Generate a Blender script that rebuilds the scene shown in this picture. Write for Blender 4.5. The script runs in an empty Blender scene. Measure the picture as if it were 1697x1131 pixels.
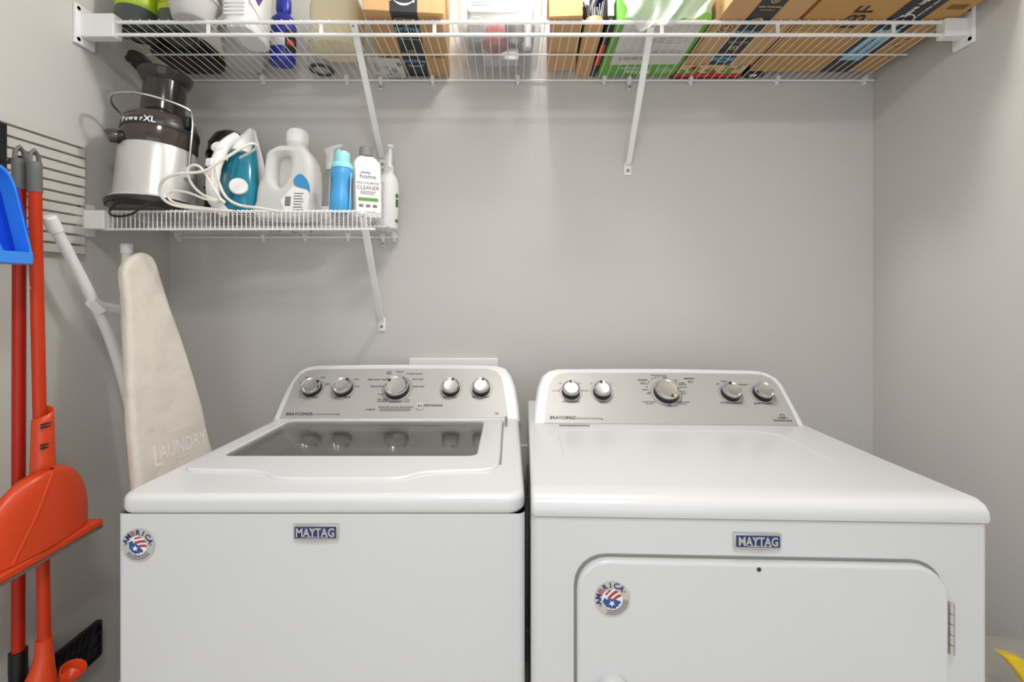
import bpy, math, random
from mathutils import Vector, Matrix
random.seed(7)
R = math.radians
SC = bpy.context.scene
COL = SC.collection
# ------------------------------------------------------------------ camera, world, lights, exposure
FPX = 735.0                       # focal length in pixels of the 1697 px wide frame
EYE = 1.263
cam = bpy.data.cameras.new('camera'); camo = bpy.data.objects.new('camera', cam); COL.objects.link(camo)
camo.location = (0, 0, EYE); camo.rotation_euler = (R(90), 0, 0)
cam.sensor_width = 36; cam.lens = 36*FPX/1697; cam.shift_x = 0.0015; cam.shift_y = -0.0522
cam.clip_start = 0.02
SC.camera = camo
w = bpy.data.worlds.new('hall_daylight'); SC.world = w; w.use_nodes = True
w.node_tree.nodes['Background'].inputs[0].default_value = (0.90, 0.95, 1.0, 1)
w.node_tree.nodes['Background'].inputs[1].default_value = 1.1
LAMPS = [((0.03, -0.25, 2.485), 0.34, 11.0, (1.0, 0.99, 0.975)), ((0.10, 1.0, 2.40), 0.12, 15.0, (1.0, 0.985, 0.965))]
l = bpy.data.lights.new('added_fill_light', 'AREA'); l.shape = 'DISK'; l.size = LAMPS[0][1]; l.energy = LAMPS[0][2]; l.color = LAMPS[0][3]  # fill lamp added to brighten the lower left wall
o = bpy.data.objects.new('added_fill_light', l); COL.objects.link(o); o.location = LAMPS[0][0]
l = bpy.data.lights.new('globe_lamp_light', 'POINT'); l.shadow_soft_size = LAMPS[1][1]/2; l.energy = LAMPS[1][2]; l.color = LAMPS[1][3]
o = bpy.data.objects.new('globe_lamp_light', l); COL.objects.link(o); o.location = LAMPS[1][0]
vs = SC.view_settings; vs.view_transform = 'Standard'; vs.look = 'None'; vs.gamma = 1; vs.exposure = 0.47; vs.use_curve_mapping = False

# ------------------------------------------------------------------ materials
def lin(c):
    if isinstance(c, str):
        c = [int(c[i:i+2], 16)/255 for i in (0, 2, 4)]
    return tuple((x/12.92 if x <= 0.04045 else ((x+0.055)/1.055)**2.4) for x in c) + (1,)
def mat(name, c, rough=0.5, metal=0.0, coat=0.0, noise=0.0, nscale=40, bump=0.0, bscale=200, spec=0.5, alpha=1.0, transl=0.0, stretch=None):
    m = bpy.data.materials.new(name); m.use_nodes = True
    nt = m.node_tree; b = nt.nodes['Principled BSDF']; N = nt.nodes.new; L = nt.links.new
    col = lin(c)
    b.inputs['Base Color'].default_value = col; b.inputs['Roughness'].default_value = rough
    b.inputs['Metallic'].default_value = metal; b.inputs['Coat Weight'].default_value = coat
    b.inputs['Coat Roughness'].default_value = 0.08
    b.inputs['Specular IOR Level'].default_value = spec
    tc = N('ShaderNodeTexCoord'); src = tc.outputs['Object']
    if stretch:
        mp = N('ShaderNodeMapping'); mp.inputs['Scale'].default_value = stretch; L(src, mp.inputs[0]); src = mp.outputs[0]
    if noise:
        n = N('ShaderNodeTexNoise'); n.inputs['Scale'].default_value = nscale; n.inputs['Detail'].default_value = 5; L(src, n.inputs['Vector'])
        mx = N('ShaderNodeMix'); mx.data_type = 'RGBA'
        mx.inputs[6].default_value = tuple(max(0, x*(1-noise)) for x in col[:3])+(1,); mx.inputs[7].default_value = tuple(min(1, x*(1+noise)) for x in col[:3])+(1,)
        L(n.outputs['Fac'], mx.inputs[0]); L(mx.outputs[2], b.inputs['Base Color'])
    if bump:
        n2 = N('ShaderNodeTexNoise'); n2.inputs['Scale'].default_value = bscale; n2.inputs['Detail'].default_value = 3; L(src, n2.inputs['Vector'])
        bp = N('ShaderNodeBump'); bp.inputs['Strength'].default_value = bump; bp.inputs['Distance'].default_value = 0.002
        L(n2.outputs['Fac'], bp.inputs['Height']); L(bp.outputs[0], b.inputs['Normal'])
    out = nt.nodes['Material Output']; last = b.outputs[0]
    if transl:
        t = N('ShaderNodeBsdfTranslucent'); t.inputs[0].default_value = col
        ms = N('ShaderNodeMixShader'); ms.inputs[0].default_value = transl; L(last, ms.inputs[1]); L(t.outputs[0], ms.inputs[2]); last = ms.outputs[0]
    if alpha < 1:
        t = N('ShaderNodeBsdfTransparent')
        ms = N('ShaderNodeMixShader'); ms.inputs[0].default_value = alpha; L(t.outputs[0], ms.inputs[1]); L(last, ms.inputs[2]); last = ms.outputs[0]
    L(last, out.inputs['Surface'])
    return m
M = {}
M['wall'] = mat('wall_paint', 'cdcac5', 0.75, bump=0.22, bscale=150, noise=0.015, nscale=6)
M['ceiling'] = mat('ceiling_paint', 'f2f0ec', 0.85)
M['floor'] = mat('floor_tile', 'cdc6bb', 0.45, noise=0.1, nscale=8)
M['white'] = mat('white_enamel', 'dcdddf', 0.25, coat=0.4)
M['whitep'] = mat('white_plastic', 'f0f0ee', 0.4)
M['wire'] = mat('white_vinyl_wire', 'f3f2f0', 0.35)
M['tube'] = mat('white_painted_tube', 'ececea', 0.35)
M['screw'] = mat('zinc_screw', '9a9a98', 0.35, 0.9)
M['silver'] = mat('silver_panel', 'b5b3af', 0.45, 0.2, noise=0.02, nscale=300, stretch=(1, 30, 30))
M['chrome'] = mat('chrome', 'dadada', 0.16, 1.0)
M['satin'] = mat('satin_metal', 'd2d0cc', 0.32, 0.85)
M['dark'] = mat('dark_plastic', '2a2a2c', 0.35)
M['black'] = mat('black_plastic', '121214', 0.38)
M['ink'] = mat('dark_ink', '2b2a29', 0.6)
M['greyink'] = mat('grey_ink', '77736d', 0.6)
M['linen_ink'] = mat('pale_print', 'f0ece5', 0.8)
M['whiteink'] = mat('white_ink', 'f4f4f2', 0.6)
M['navy'] = mat('navy_enamel', '2b3573', 0.35)
M['red_ink'] = mat('red_ink', 'a8443f', 0.5)
M['blue_ink'] = mat('blue_ink', '2f4f96', 0.5)
M['stick'] = mat('silver_sticker', 'cbc8c1', 0.45, 0.3)
M['red'] = mat('red_pole', 'c4360c', 0.35, spec=0.35)
M['dred'] = mat('dark_red_pole', 'ae240e', 0.35, spec=0.35)
M['orange'] = mat('orange_red_plastic', 'd9461c', 0.35, noise=0.06, nscale=30)
M['rubber'] = mat('grey_rubber_lip', '6d6a62', 0.7)
M['grip'] = mat('grey_grip', '6a6a69', 0.5)
M['blue'] = mat('blue_plastic', '3a8ff0', 0.3)
M['dblue'] = mat('deep_blue_plastic', '0f46d2', 0.35)
M['slat'] = mat('grey_slat', 'cbc7bf', 0.55)
M['fabric'] = mat('beige_cotton', 'dcd4c9', 0.9, bump=1.0, bscale=14, noise=0.03, nscale=14)
M['smoke'] = mat('smoky_plastic', '4a3f3a', 0.15, alpha=0.86, coat=0.3)
M['smoke2'] = mat('dark_smoky_plastic', '2a2725', 0.15, alpha=0.93, coat=0.3)
M['jsilver'] = mat('juicer_silver', 'd3d1cc', 0.3, 0.35)
M['steel'] = mat('steel_wire', 'c4c2bd', 0.22, 1.0)
M['teal'] = mat('teal_tank', '0f7f99', 0.15, coat=0.4, noise=0.15, nscale=12)
M['cream'] = mat('cream_cord', 'eee8da', 0.45)
M['hdpe'] = mat('milky_plastic', 'f7f6f2', 0.35, transl=0.4, alpha=0.95)
M['clear'] = mat('clear_plastic', 'c6c6c4', 0.2, alpha=0.27, spec=0.3)
M['frost'] = mat('frosted_plastic', 'e6e4e0', 0.3, alpha=0.5)
M['film'] = mat('package_film', 'b9b2a6', 0.15, alpha=0.4, bump=0.6, bscale=30)
M['bag'] = mat('thin_plastic_bag', 'dededc', 0.25, alpha=0.36, bump=0.6, bscale=40)
M['glass'] = mat('lid_glass', '6f6f6c', 0.04, alpha=0.40, spec=1.0, coat=1.0)
M['sky'] = mat('light_blue_plastic', '4aa3dc', 0.35)
M['aqua'] = mat('aqua_cap', '97dbe0', 0.4)
M['label'] = mat('white_label', 'efefec', 0.5)
M['lime'] = mat('lime_label', 'a9bf22', 0.45, noise=0.25, nscale=25)
M['olive'] = mat('dark_green_print', '3f6a1c', 0.5)
M['char'] = mat('charcoal_plastic', '4a4f4c', 0.4)
M['cobalt'] = mat('cobalt_plastic', '2a35a4', 0.3)
M['purple'] = mat('purple_print', '5b3a8c', 0.5)
M['card'] = mat('cardboard', 'c89f6e', 0.8, noise=0.06, nscale=25)
M['card2'] = mat('darker_cardboard', 'c2955a', 0.8, noise=0.06, nscale=18)
M['tape'] = mat('black_tape', '2b2d30', 0.4)
M['btape'] = mat('light_blue_tape', '8fc4dc', 0.45)
M['pblue'] = mat('prime_blue_print', '7cc0dd', 0.5)
M['tan'] = mat('tan_print', 'd9b98a', 0.6)
M['brown'] = mat('brown_print', '6a4a2a', 0.7)
M['wood'] = mat('beech_wood', 'cf9f6b', 0.5, noise=0.12, nscale=20, stretch=(12, 1, 12))
M['green'] = mat('green_carton', '6fae45', 0.45)
M['paper'] = mat('white_paper', 'd6d3ce', 0.7)
M['grey'] = mat('grey_plastic', '8a8a86', 0.5)
M['pink'] = mat('red_cloth', 'c4545f', 0.8)
M['cjug'] = mat('cream_jug', 'efe6c6', 0.35, transl=0.3)
M['yellow'] = mat('yellow_film', 'e6c216', 0.3)
M['tan2'] = mat('kraft_gift_paper', 'd6ba8a', 0.7)
M['maroon'] = mat('maroon_box', '8e2426', 0.5)
M['rr'] = mat('red_print', 'cf3a2c', 0.6)
M['gg'] = mat('green_print', '5f9a3c', 0.6)
M['tub'] = mat('tub_steel', 'a9a9a6', 0.3, 0.7)
M['beige'] = mat('beige_wall_plate', 'd8d2c6', 0.5)

[n for n in M['fabric'].node_tree.nodes if n.type == 'BUMP'][0].inputs['Distance'].default_value = 0.012
# ------------------------------------------------------------------ helpers
def P(px, py, Y):                                    # the point at depth Y seen at a pixel
    return Vector(((px-846)*Y/FPX, Y, EYE-(py-477)*Y/FPX))
def on_plane(px, py, O, n):
    d = Vector(((px-846)/FPX, 1.0, -(py-477)/FPX)); C = Vector((0, 0, EYE))
    return C + d*((O-C).dot(n)/d.dot(n))
def frame(O, u, v):
    u = Vector(u).normalized(); v = Vector(v); v = (v-u*v.dot(u)).normalized(); n = u.cross(v)
    m = Matrix.Identity(4)
    for i in range(3):
        m[i][0] = u[i]; m[i][1] = v[i]; m[i][2] = n[i]; m[i][3] = O[i]
    return m
T = Matrix.Translation
def catmull(pts, k=6, closed=False):
    pts = [Vector(p) for p in pts]; n = len(pts); out = []
    rng = range(n) if closed else range(n-1)
    for i in rng:
        if closed: p0, p1, p2, p3 = pts[i-1], pts[i], pts[(i+1) % n], pts[(i+2) % n]
        else: p0, p1, p2, p3 = pts[max(i-1, 0)], pts[i], pts[i+1], pts[min(i+2, n-1)]
        for j in range(k):
            t = j/k
            out.append(0.5*((2*p1)+(p2-p0)*t+(2*p0-5*p1+4*p2-p3)*t*t+(3*p1-p0-3*p2+p3)*t*t*t))
    if not closed: out.append(pts[-1])
    return out
def rrect(x0, x1, y0, y1, r, k=6):
    out = []
    for cx, cy, a0 in ((x1-r, y1-r, 0), (x0+r, y1-r, 90), (x0+r, y0+r, 180), (x1-r, y0+r, 270)):
        for i in range(k+1):
            a = R(a0+90*i/k); out.append((cx+r*math.cos(a), cy+r*math.sin(a)))
    return out
def circ(cx, cy, r, n=24, a0=0, a1=360):
    m = n if a1-a0 == 360 else n+1
    return [(cx+r*math.cos(R(a0+(a1-a0)*i/n)), cy+r*math.sin(R(a0+(a1-a0)*i/n))) for i in range(m)]
W = {}                                               # world matrix of each object's own space
class MB:
    def __init__(s): s.v = []; s.f = []
    def add(s, vs, fs, m=None):
        o = len(s.v)
        s.v += [tuple(m @ Vector(p)) if m else tuple(p) for p in vs]; s.f += [tuple(i+o for i in f) for f in fs]; return s
    def box(s, x0, x1, y0, y1, z0, z1, m=None):
        v = [(x, y, z) for z in (z0, z1) for y in (y0, y1) for x in (x0, x1)]
        return s.add(v, [(0, 2, 3, 1), (4, 5, 7, 6), (0, 1, 5, 4), (2, 6, 7, 3), (0, 4, 6, 2), (1, 3, 7, 5)], m)
    def tube(s, pts, r, n=8, closed=False, m=None, flat=1.0):
        pts = [Vector(p) for p in pts]; k = len(pts); rr = r if isinstance(r, (list, tuple)) else [r]*k
        vs = []; fs = []; ref = None
        for i, p in enumerate(pts):
            a = pts[(i-1) % k] if (closed or i > 0) else p; b = pts[(i+1) % k] if (closed or i < k-1) else p
            t = (b-a).normalized()
            if ref is None: ref = Vector((0, 0, 1)) if abs(t.z) < 0.9 else Vector((1, 0, 0))
            u = (ref-t*ref.dot(t)).normalized(); q = t.cross(u); ref = u
            for j in range(n):
                an = 2*math.pi*j/n; vs.append(p+(u*math.cos(an)+q*math.sin(an)*flat)*rr[i])
        for i in range(k if closed else k-1):
            for j in range(n):
                a = i*n+j; b = i*n+(j+1) % n; c = ((i+1) % k)*n+(j+1) % n; d = ((i+1) % k)*n+j
                fs.append((a, b, c, d))
        if not closed: fs.append(tuple(range(n))[::-1]); fs.append(tuple((k-1)*n+j for j in range(n)))
        return s.add(vs, fs, m)
    def lathe(s, prof, n=28, m=None, sx=1.0, sy=1.0, sq=2.0, cap=True):   # profile (r, z) around z; sq > 2 squares the section
        vs = []; fs = []
        for r, z in prof:
            r = max(r, .0004)
            for j in range(n):
                a = 2*math.pi*j/n; c, d = math.cos(a), math.sin(a)
                g = (abs(c)**sq+abs(d)**sq)**(-1/sq)
                vs.append((r*c*g*sx, r*d*g*sy, z))
        for i in range(len(prof)-1):
            for j in range(n):
                fs.append((i*n+j, i*n+(j+1) % n, (i+1)*n+(j+1) % n, (i+1)*n+j))
        if cap and prof[0][0] > 1e-5: fs.append(tuple(range(n))[::-1])
        if cap and prof[-1][0] > 1e-5: fs.append(tuple((len(prof)-1)*n+j for j in range(n)))
        return s.add(vs, fs, m)
    def loft(s, rings, m=None, cap=True):
        n = len(rings[0]); vs = [p for r in rings for p in r]; fs = []
        for i in range(len(rings)-1):
            for j in range(n): fs.append((i*n+j, i*n+(j+1) % n, (i+1)*n+(j+1) % n, (i+1)*n+j))
        if cap: fs.append(tuple(range(n))[::-1]); fs.append(tuple((len(rings)-1)*n+j for j in range(n)))
        return s.add(vs, fs, m)
    def grid(s, fn, nu, nv, m=None):
        vs = [fn(i/nu, j/nv) for j in range(nv+1) for i in range(nu+1)]
        return s.add(vs, [(j*(nu+1)+i, j*(nu+1)+i+1, (j+1)*(nu+1)+i+1, (j+1)*(nu+1)+i) for j in range(nv) for i in range(nu)], m)
    def shape(s, outlines, d, bev=0.0, m=None, res=3):            # flat outlines (the later ones are holes), thickness d centred on z = 0
        cu = bpy.data.curves.new('outline', 'CURVE'); cu.dimensions = '2D'; cu.fill_mode = 'BOTH'
        cu.extrude = max(d/2-bev, 0); cu.bevel_depth = bev; cu.bevel_resolution = res; cu.offset = -bev
        for o in outlines:
            sp = cu.splines.new('POLY'); sp.points.add(len(o)-1); sp.use_cyclic_u = True
            for p, q in zip(sp.points, o): p.co = (q[0], q[1], 0, 1)
        return s._from(cu, m)
    def text(s, t, size, m=None, align='CENTER', bold=0.0, sx=1.0):
        cu = bpy.data.curves.new('lettering', 'FONT'); cu.body = t; cu.size = size; cu.align_x = align; cu.align_y = 'CENTER'
        cu.resolution_u = 2; cu.offset = bold*size; cu.extrude = 0.0002
        return s._from(cu, (m or Matrix.Identity(4)) @ Matrix.Diagonal((sx, 1, 1, 1)))
    def _from(s, cu, m):
        o = bpy.data.objects.new('tmp', cu); me = bpy.data.meshes.new_from_object(o)
        s.add([v.co.copy() for v in me.vertices], [tuple(p.vertices) for p in me.polygons], m)
        bpy.data.objects.remove(o); bpy.data.meshes.remove(me); bpy.data.curves.remove(cu); return s
    def build(s, name, material, parent=None, world=True, bevel=0, solid=0, smooth=True, seg=2, ang=35):
        vs = [Vector(p) for p in s.v]; loc = None
        if parent is not None:
            if world: inv = W[parent.name].inverted(); vs = [inv @ p for p in vs]
        else:
            lo = [min(p[i] for p in vs) for i in range(3)]; hi = [max(p[i] for p in vs) for i in range(3)]
            loc = Vector(((lo[0]+hi[0])/2, (lo[1]+hi[1])/2, lo[2])); vs = [p-loc for p in vs]
        me = bpy.data.meshes.new(name); me.from_pydata([tuple(p) for p in vs], [], s.f); me.validate(); me.update()
        mm = M[material] if isinstance(material, str) else material
        me.materials.append(mm)
        if smooth:
            me.polygons.foreach_set('use_smooth', [True]*len(me.polygons)); me.set_sharp_from_angle(angle=R(ang))
        o = bpy.data.objects.new(name, me); COL.objects.link(o)
        if parent is not None: o.parent = parent; W[o.name] = W[parent.name]
        else: o.location = loc; W[o.name] = T(loc)
        if bevel:
            b = o.modifiers.new('bevel', 'BEVEL'); b.width = bevel; b.segments = seg; b.limit_method = 'ANGLE'; b.angle_limit = R(40)
        if solid:
            b = o.modifiers.new('solid', 'SOLIDIFY'); b.thickness = solid; b.offset = 0
        return o
def tag(o, label=None, cat=None, group=None, kind=None):
    for k, v in (('label', label), ('category', cat), ('group', group), ('kind', kind)):
        if v: o[k] = v
    return o
def thing(name, label, cat, loc, rx=0, rz=0, group=None):
    o = bpy.data.objects.new(name, None); COL.objects.link(o); o.empty_display_size = 0.05
    o.location = loc; o.rotation_euler = (rx, 0, rz)
    W[o.name] = T(Vector(loc)) @ Matrix.Rotation(rz, 4, 'Z') @ Matrix.Rotation(rx, 4, 'X')
    return tag(o, label, cat, group)
def copies(o, parent, mats):                          # share the mesh between alike parts
    for loc in mats:
        c = o.copy(); COL.objects.link(c); c.location = loc
def struct(name, mb, m, **k):
    return tag(mb.build(name, m, **k), kind='structure')

# ------------------------------------------------------------------ the room
XL, XR, YB, YF, ZC = -1.16, 1.234, 1.509, -1.5, 2.5
struct('floor', MB().box(XL-.1, XR+.1, YF-.1, YB+.1, -0.1, 0), 'floor')
struct('ceiling', MB().box(XL-.1, XR+.1, YF-.1, YB+.1, ZC, ZC+.1), 'ceiling')
struct('wall_back', MB().box(XL-.1, XR+.1, YB, YB+.1, 0, ZC), 'wall')
struct('wall_left', MB().box(XL-.1, XL, YF, YB, 0, ZC), 'wall')
struct('wall_right', MB().box(XR, XR+.1, YF, YB, 0, ZC), 'wall')
struct('wall_front', MB().box(XL, -1.0, YF-.1, YF, 0, ZC).box(1.08, XR, YF-.1, YF, 0, ZC).box(-1.0, 1.08, YF-.1, YF, 2.1, ZC), 'wall')
struct('baseboard_back', MB().box(XL, XR, YB-.014, YB, 0, .1), 'whitep', bevel=.004)
struct('baseboard_left', MB().box(XL, XL+.014, YF, YB-.014, 0, .1), 'whitep', bevel=.004)
struct('baseboard_right', MB().box(XR-.014, XR, YF, YB-.014, 0, .1), 'whitep', bevel=.004)

# ------------------------------------------------------------------ washer
def console_plane(O, lean, yaw):
    u = Vector((math.cos(yaw), math.sin(yaw), 0)); back = Vector((-math.sin(yaw), math.cos(yaw), 0))
    v = back*math.sin(lean)+Vector((0, 0, 1))*math.cos(lean)
    return frame(O, u, v)
def trace(F, pts):
    inv = F.inverted(); n = Vector((F[0][2], F[1][2], F[2][2])); O = Vector((F[0][3], F[1][3], F[2][3]))
    return [tuple((inv @ on_plane(x, y, O, n))[:2]) for x, y in pts]
def knob(F, px, py, r, ptr, parent):
    (x, y), = trace(F, [(px, py+8)])
    m = F @ T((x, y, 0))
    k = MB().lathe([(r*1.06, 0), (r*1.04, .004), (r*1.0, .014)], 32, m).build('knob', 'dark', parent)
    MB().lathe([(r*.97, .012), (r*1.0, .016), (r*.99, .021), (r*.93, .0245), (r*.82, .0225), (r*.76, .0205)], 32, m).build('knob_ring', 'chrome', k)
    MB().lathe([(r*.76, .0195), (r*.74, .0215), (r*.70, .0213)], 32, m).build('knob_face', 'satin', k)
    if ptr is not None:
        a = R(ptr); mm = m @ Matrix.Rotation(a, 4, 'Z')
        MB().box(r*.68, r*.93, -.0028, .0028, .0205, .0255, mm).build('pointer', 'dark', k, bevel=.0008)
    MB().shape([circ(0, 0, r*1.28, 32), circ(0, 0, r*1.24, 32)], .0004, 0, m @ T((0, -.002, .0003))).build('dial_ring', 'greyink', k)
def badge(F, w_, h_, parent):
    k = MB().shape([[(-w_/2, h_/2), (w_/2, h_/2), (w_/2, -h_/2), (0, -h_/2-.003), (-w_/2, -h_/2)]], .005, .0012, F @ T((0, 0, .0025))).build('badge', 'chrome', parent)
    MB().shape([rrect(-w_/2+.003, w_/2-.003, -h_/2+.0035, h_/2-.003, .001)], .001, 0, F @ T((0, 0, .0052))).build('badge_field', 'navy', k)
    mb = MB().text('MAYTAG', h_*.80, F @ T((0, -.0002, .0062)), bold=.022, sx=.80)
    b = h_*.27; w = h_*.13                              # slab serifs
    for x, y in ((-.0135, -1), (-.0065, -1), (-.001, -1), (.0068, -1), (.0112, -1), (.0182, -1), (-.0045, 1), (.0025, 1)):
        mb.box(x*w_/.076-w, x*w_/.076+w, y*b-.0005-.0002, y*b+.0005-.0002, .0058, .0065, F)
    mb.build('badge_lettering', 'stick', k, smooth=False)
def star(cx, cy, r):
    return [(cx+(r if i % 2 == 0 else r*.42)*math.cos(R(90+36*i)), cy+(r if i % 2 == 0 else r*.42)*math.sin(R(90+36*i))) for i in range(10)]
def sticker(F, r, rot, parent):
    F = F @ Matrix.Rotation(R(rot), 4, 'Z')
    k = MB().shape([circ(0, 0, r, 40)], .0006, 0, F @ T((0, 0, .0004))).build('flag_sticker', 'stick', parent)
    MB().shape([circ(0, 0, r*.56, 32)], .0004, 0, F @ T((0, 0, .0008))).build('flag_field', 'whiteink', k)
    red = MB(); q = r*.56
    for y0, y1 in ((.72, .9), (.22, .5), (-.25, .02)):
        pts = []
        for i in range(9):
            x = -.35+1.3*i/8; e = .10*math.sin(2.6*x); x = min(x, math.sqrt(max(0, .96-(y1+e)**2))); pts.append((x*q, (y1+e)*q))
        for i in range(8, -1, -1):
            x = -.35+1.3*i/8; e = .10*math.sin(2.6*x); x = min(x, math.sqrt(max(0, .96-(y0+e)**2))); pts.append((x*q, (y0+e)*q))
        red.shape([pts], .0003, 0, F @ T((0, 0, .0011)))
    red.build('flag_stripes', 'red_ink', k, smooth=False)
    bl = [(-.95, .3), (-.6, .55), (-.45, .25), (-.1, .15), (.25, -.2), (.6, -.55), (.5, -.75), (.25, -.7), (.2, -.9), (-.05, -.8), (-.2, -.95), (-.45, -.75), (-.62, -.72), (-.7, -.5), (-.9, -.35)]
    MB().shape([[(x*q, y*q) for x, y in bl]], .0003, 0, F @ T((0, 0, .0012))).build('flag_canton', 'blue_ink', k, smooth=False)
    MB().shape([star(-.25*q, -.3*q, .34*q)], .0002, 0, F @ T((0, 0, .0015))).build('flag_star', 'whiteink', k, smooth=False)
    tx = MB(); re = MB()
    for i, ch in enumerate('AMERICA'):
        a = 162-24*i; mm = F @ Matrix.Rotation(R(a-90), 4, 'Z') @ T((0, r*.76, .0009))
        if ch == 'E':
            for y in (-.1, 0, .1): re.box(-r*.13, r*.13, r*(y-.03), r*(y+.03), 0, .0003, mm)
        else: tx.text(ch, r*.42, mm, bold=.03)
    for a in (178, 2): tx.shape([circ(r*.78*math.cos(R(a)), r*.78*math.sin(R(a)), r*.04, 10)], .0003, 0, F @ T((0, 0, .0009)))
    for rad in (.64, .74, .84):                          # fine print too small to read
        a = 215
        while a < 325:
            da = random.uniform(2, 5); mm = F @ T((0, 0, .0009))
            tx.shape([circ(0, 0, r*(rad+.022), 3, a, a+da)+circ(0, 0, r*(rad-.022), 3, a, a+da)[::-1]], .0003, 0, mm); a += da+random.uniform(1.2, 2.5)
    tx.build('sticker_lettering', 'navy', k, smooth=False); re.build('sticker_red_letter', 'red_ink', k, smooth=False)

def words(F, lst, parent, name='panel_lettering', m='ink'):
    if name != 'panel_lettering':
        for px, py, t, s in lst:
            (x, y), = trace(F, [(px, py)]); MB().text(t, s, F @ T((x, y, .0008))).build(name, m, parent, smooth=False)
        return
    mb = MB()
    for px, py, t, s in lst:
        (x, y), = trace(F, [(px, py)]); mb.text(t, s, F @ T((x, y, .0008)))
    tag(mb.build(name, m, parent, smooth=False), kind='stuff')

wx0, wx1, wy0, wy1 = -.674, .025, .758, 1.44
wa = thing('washing_machine', 'white top-loading washing machine with a glass lid window left of the dryer', 'washing machine', (-.325, 1.1, 0))
c = MB(); zt = .8765
c.add([(x, y, z) for z in (.03, zt) for x, y in rrect(wx0, wx1, wy0, wy1, .012, 3)], [tuple(range(16))[::-1]]+[(i, (i+1) % 16, 16+(i+1) % 16, 16+i) for i in range(16)])
c.build('cabinet', 'white', wa)
for x in (wx0+.06, wx1-.06):
    for y in (wy0+.06, wy1-.06): MB().lathe([(.02, 0), (.02, .015), (.012, .018), (.012, .04)], 12, T((x, y, 0))).build('leveling_foot', 'dark', wa)
SL = math.atan(.021/.49)
FT = T((0, wy0, .880)) @ Matrix.Rotation(-SL, 4, 'X')                 # deck frame: x, y from the front edge, z up
D = lambda y: y-wy0
hole = rrect(-.628, -.045, D(.905), D(1.238), .05)
tc = MB().shape([rrect(wx0, wx1, -.004, D(1.44), .03), hole], .034, .012, FT @ T((0, 0, .0115)), res=4).build('top_cover', 'white', wa)
lid_out = catmull([(-.651, D(1.25)), (-.652, D(1.1)), (-.652, D(.93)), (-.64, D(.872)), (-.60, D(.862)), (-.52, D(.858)), (-.475, D(.848)), (-.44, D(.824)), (-.40, D(.818)), (-.32, D(.817)),
                   (-.24, D(.818)), (-.20, D(.825)), (-.165, D(.848)), (-.12, D(.858)), (-.06, D(.862)), (-.03, D(.875)), (-.022, D(.93)), (-.022, D(1.1)), (-.022, D(1.25))], 4)
gl = rrect(-.612, -.074, D(.945), D(1.232), .018)
lid = MB().shape([[tuple(p[:2]) for p in [q.to_3d() if len(q) == 2 else q for q in lid_out]], gl], .016, .006, FT @ T((0, 0, .0255)), res=3).build('lid', 'white', wa)
MB().shape([rrect(-.614, -.072, D(.943), D(1.234), .018)], .004, 0, FT @ T((0, 0, .0300))).build('lid_window', 'glass', lid)
MB().box(-.023, -.018, D(.90), D(1.235), .026, .0292, FT).build('lid_gap_strip', 'grey', lid, bevel=.001)  # grey strip along the gap at the lid's right edge
MB().tube([FT @ Vector((-.012, D(1.19), .038)), FT @ Vector((-.012, D(1.245), .038))], .004, 8).build('hinge', 'screw', lid)
cx, cy = -.335, 1.09
MB().lathe([(.30, .872), (.285, .862), (.27, .82), (.268, .45), (.2, .42), (.05, .42), (.04, .62), (0, .63)], 48, T((cx, cy, 0)), sx=1.0, sy=.86, cap=False).build('wash_basket', 'tub', wa)
MB().lathe([(.34, .868), (.315, .874), (.285, .868), (.272, .84)], 48, T((cx, cy, 0)), sx=1, sy=.86, cap=False).build('tub_ring', 'grey', wa)
MB().box(-.33, -.30, 1.245, 1.262, .84, .87).build('lid_lock', 'whitep', wa, bevel=.003)
# console
FW = console_plane(Vector((-.325, 1.262, .886)), math.atan2(.142, .131), 0)
wo = trace(FW, [(450, 699), (462, 669), (475, 642), (485, 626), (496, 613.6), (509, 607), (527, 604), (600, 603), (660, 602.5), (760, 603), (808, 603.5), (825, 605), (839, 609.5), (848, 622), (854.6, 641), (860, 671.6), (862.5, 699)])
wp = trace(FW, [(463, 694), (476, 664), (487, 637), (497, 622), (508, 615.5), (524, 613), (600, 612), (660, 611.7), (760, 611.7), (807, 612), (823, 617), (831, 627), (835.5, 648), (839.5, 671.6), (842, 693)])
cons = MB().shape([wo], .05, .010, FW @ T((0, 0, -.025)), res=4).build('console', 'white', wa)
MB().shape([[(1.30, .885), (1.405, .982), (1.45, .982), (1.45, .885)]], .60, .004, frame(Vector(((wx0+wx1)/2, 0, 0)), (0, 1, 0), (0, 0, 1))).build('console_back', 'white', cons)
MB().shape([wp], .002, .0006, FW @ T((0, 0, .0006))).build('control_panel', 'silver', cons)
Fp = FW @ T((0, 0, .0018))
for px, py, r, a in ((518, 637, .0272, 35), (569.5, 637, .0272, 60), (658.5, 637, .0355, 145), (747.5, 637, .0258, 75), (797.5, 637, .0258, 75)): knob(Fp, px, py, r, a, cons)
(x, y), = trace(Fp, [(696, 674)])
b_ = MB().lathe([(.0125, 0), (.0125, .002), (.0115, .003), (0, .003)], 24, Fp @ T((x, y, 0))).build('start_button', 'satin', cons)
MB().shape([[(-.005, -.004), (-.005, .004), (.0015, 0)]], .0004, 0, Fp @ T((x, y, .0034))).box(.003, .0042, -.004, .004, 0, .0004, Fp @ T((x, y, .0033))).box(.0055, .0067, -.004, .004, 0, .0004, Fp @ T((x, y, .0033))).build('play_pause_mark', 'ink', b_, smooth=False)
(x0, y0), (x1, y1) = trace(Fp, [(629, 679), (681, 679)])
MB().shape([rrect(x0, x1, y0-.005, y0+.005, .004)], .0012, .0004, Fp @ T((0, 0, .0006))).build('progress_window', 'grey', cons)
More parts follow.
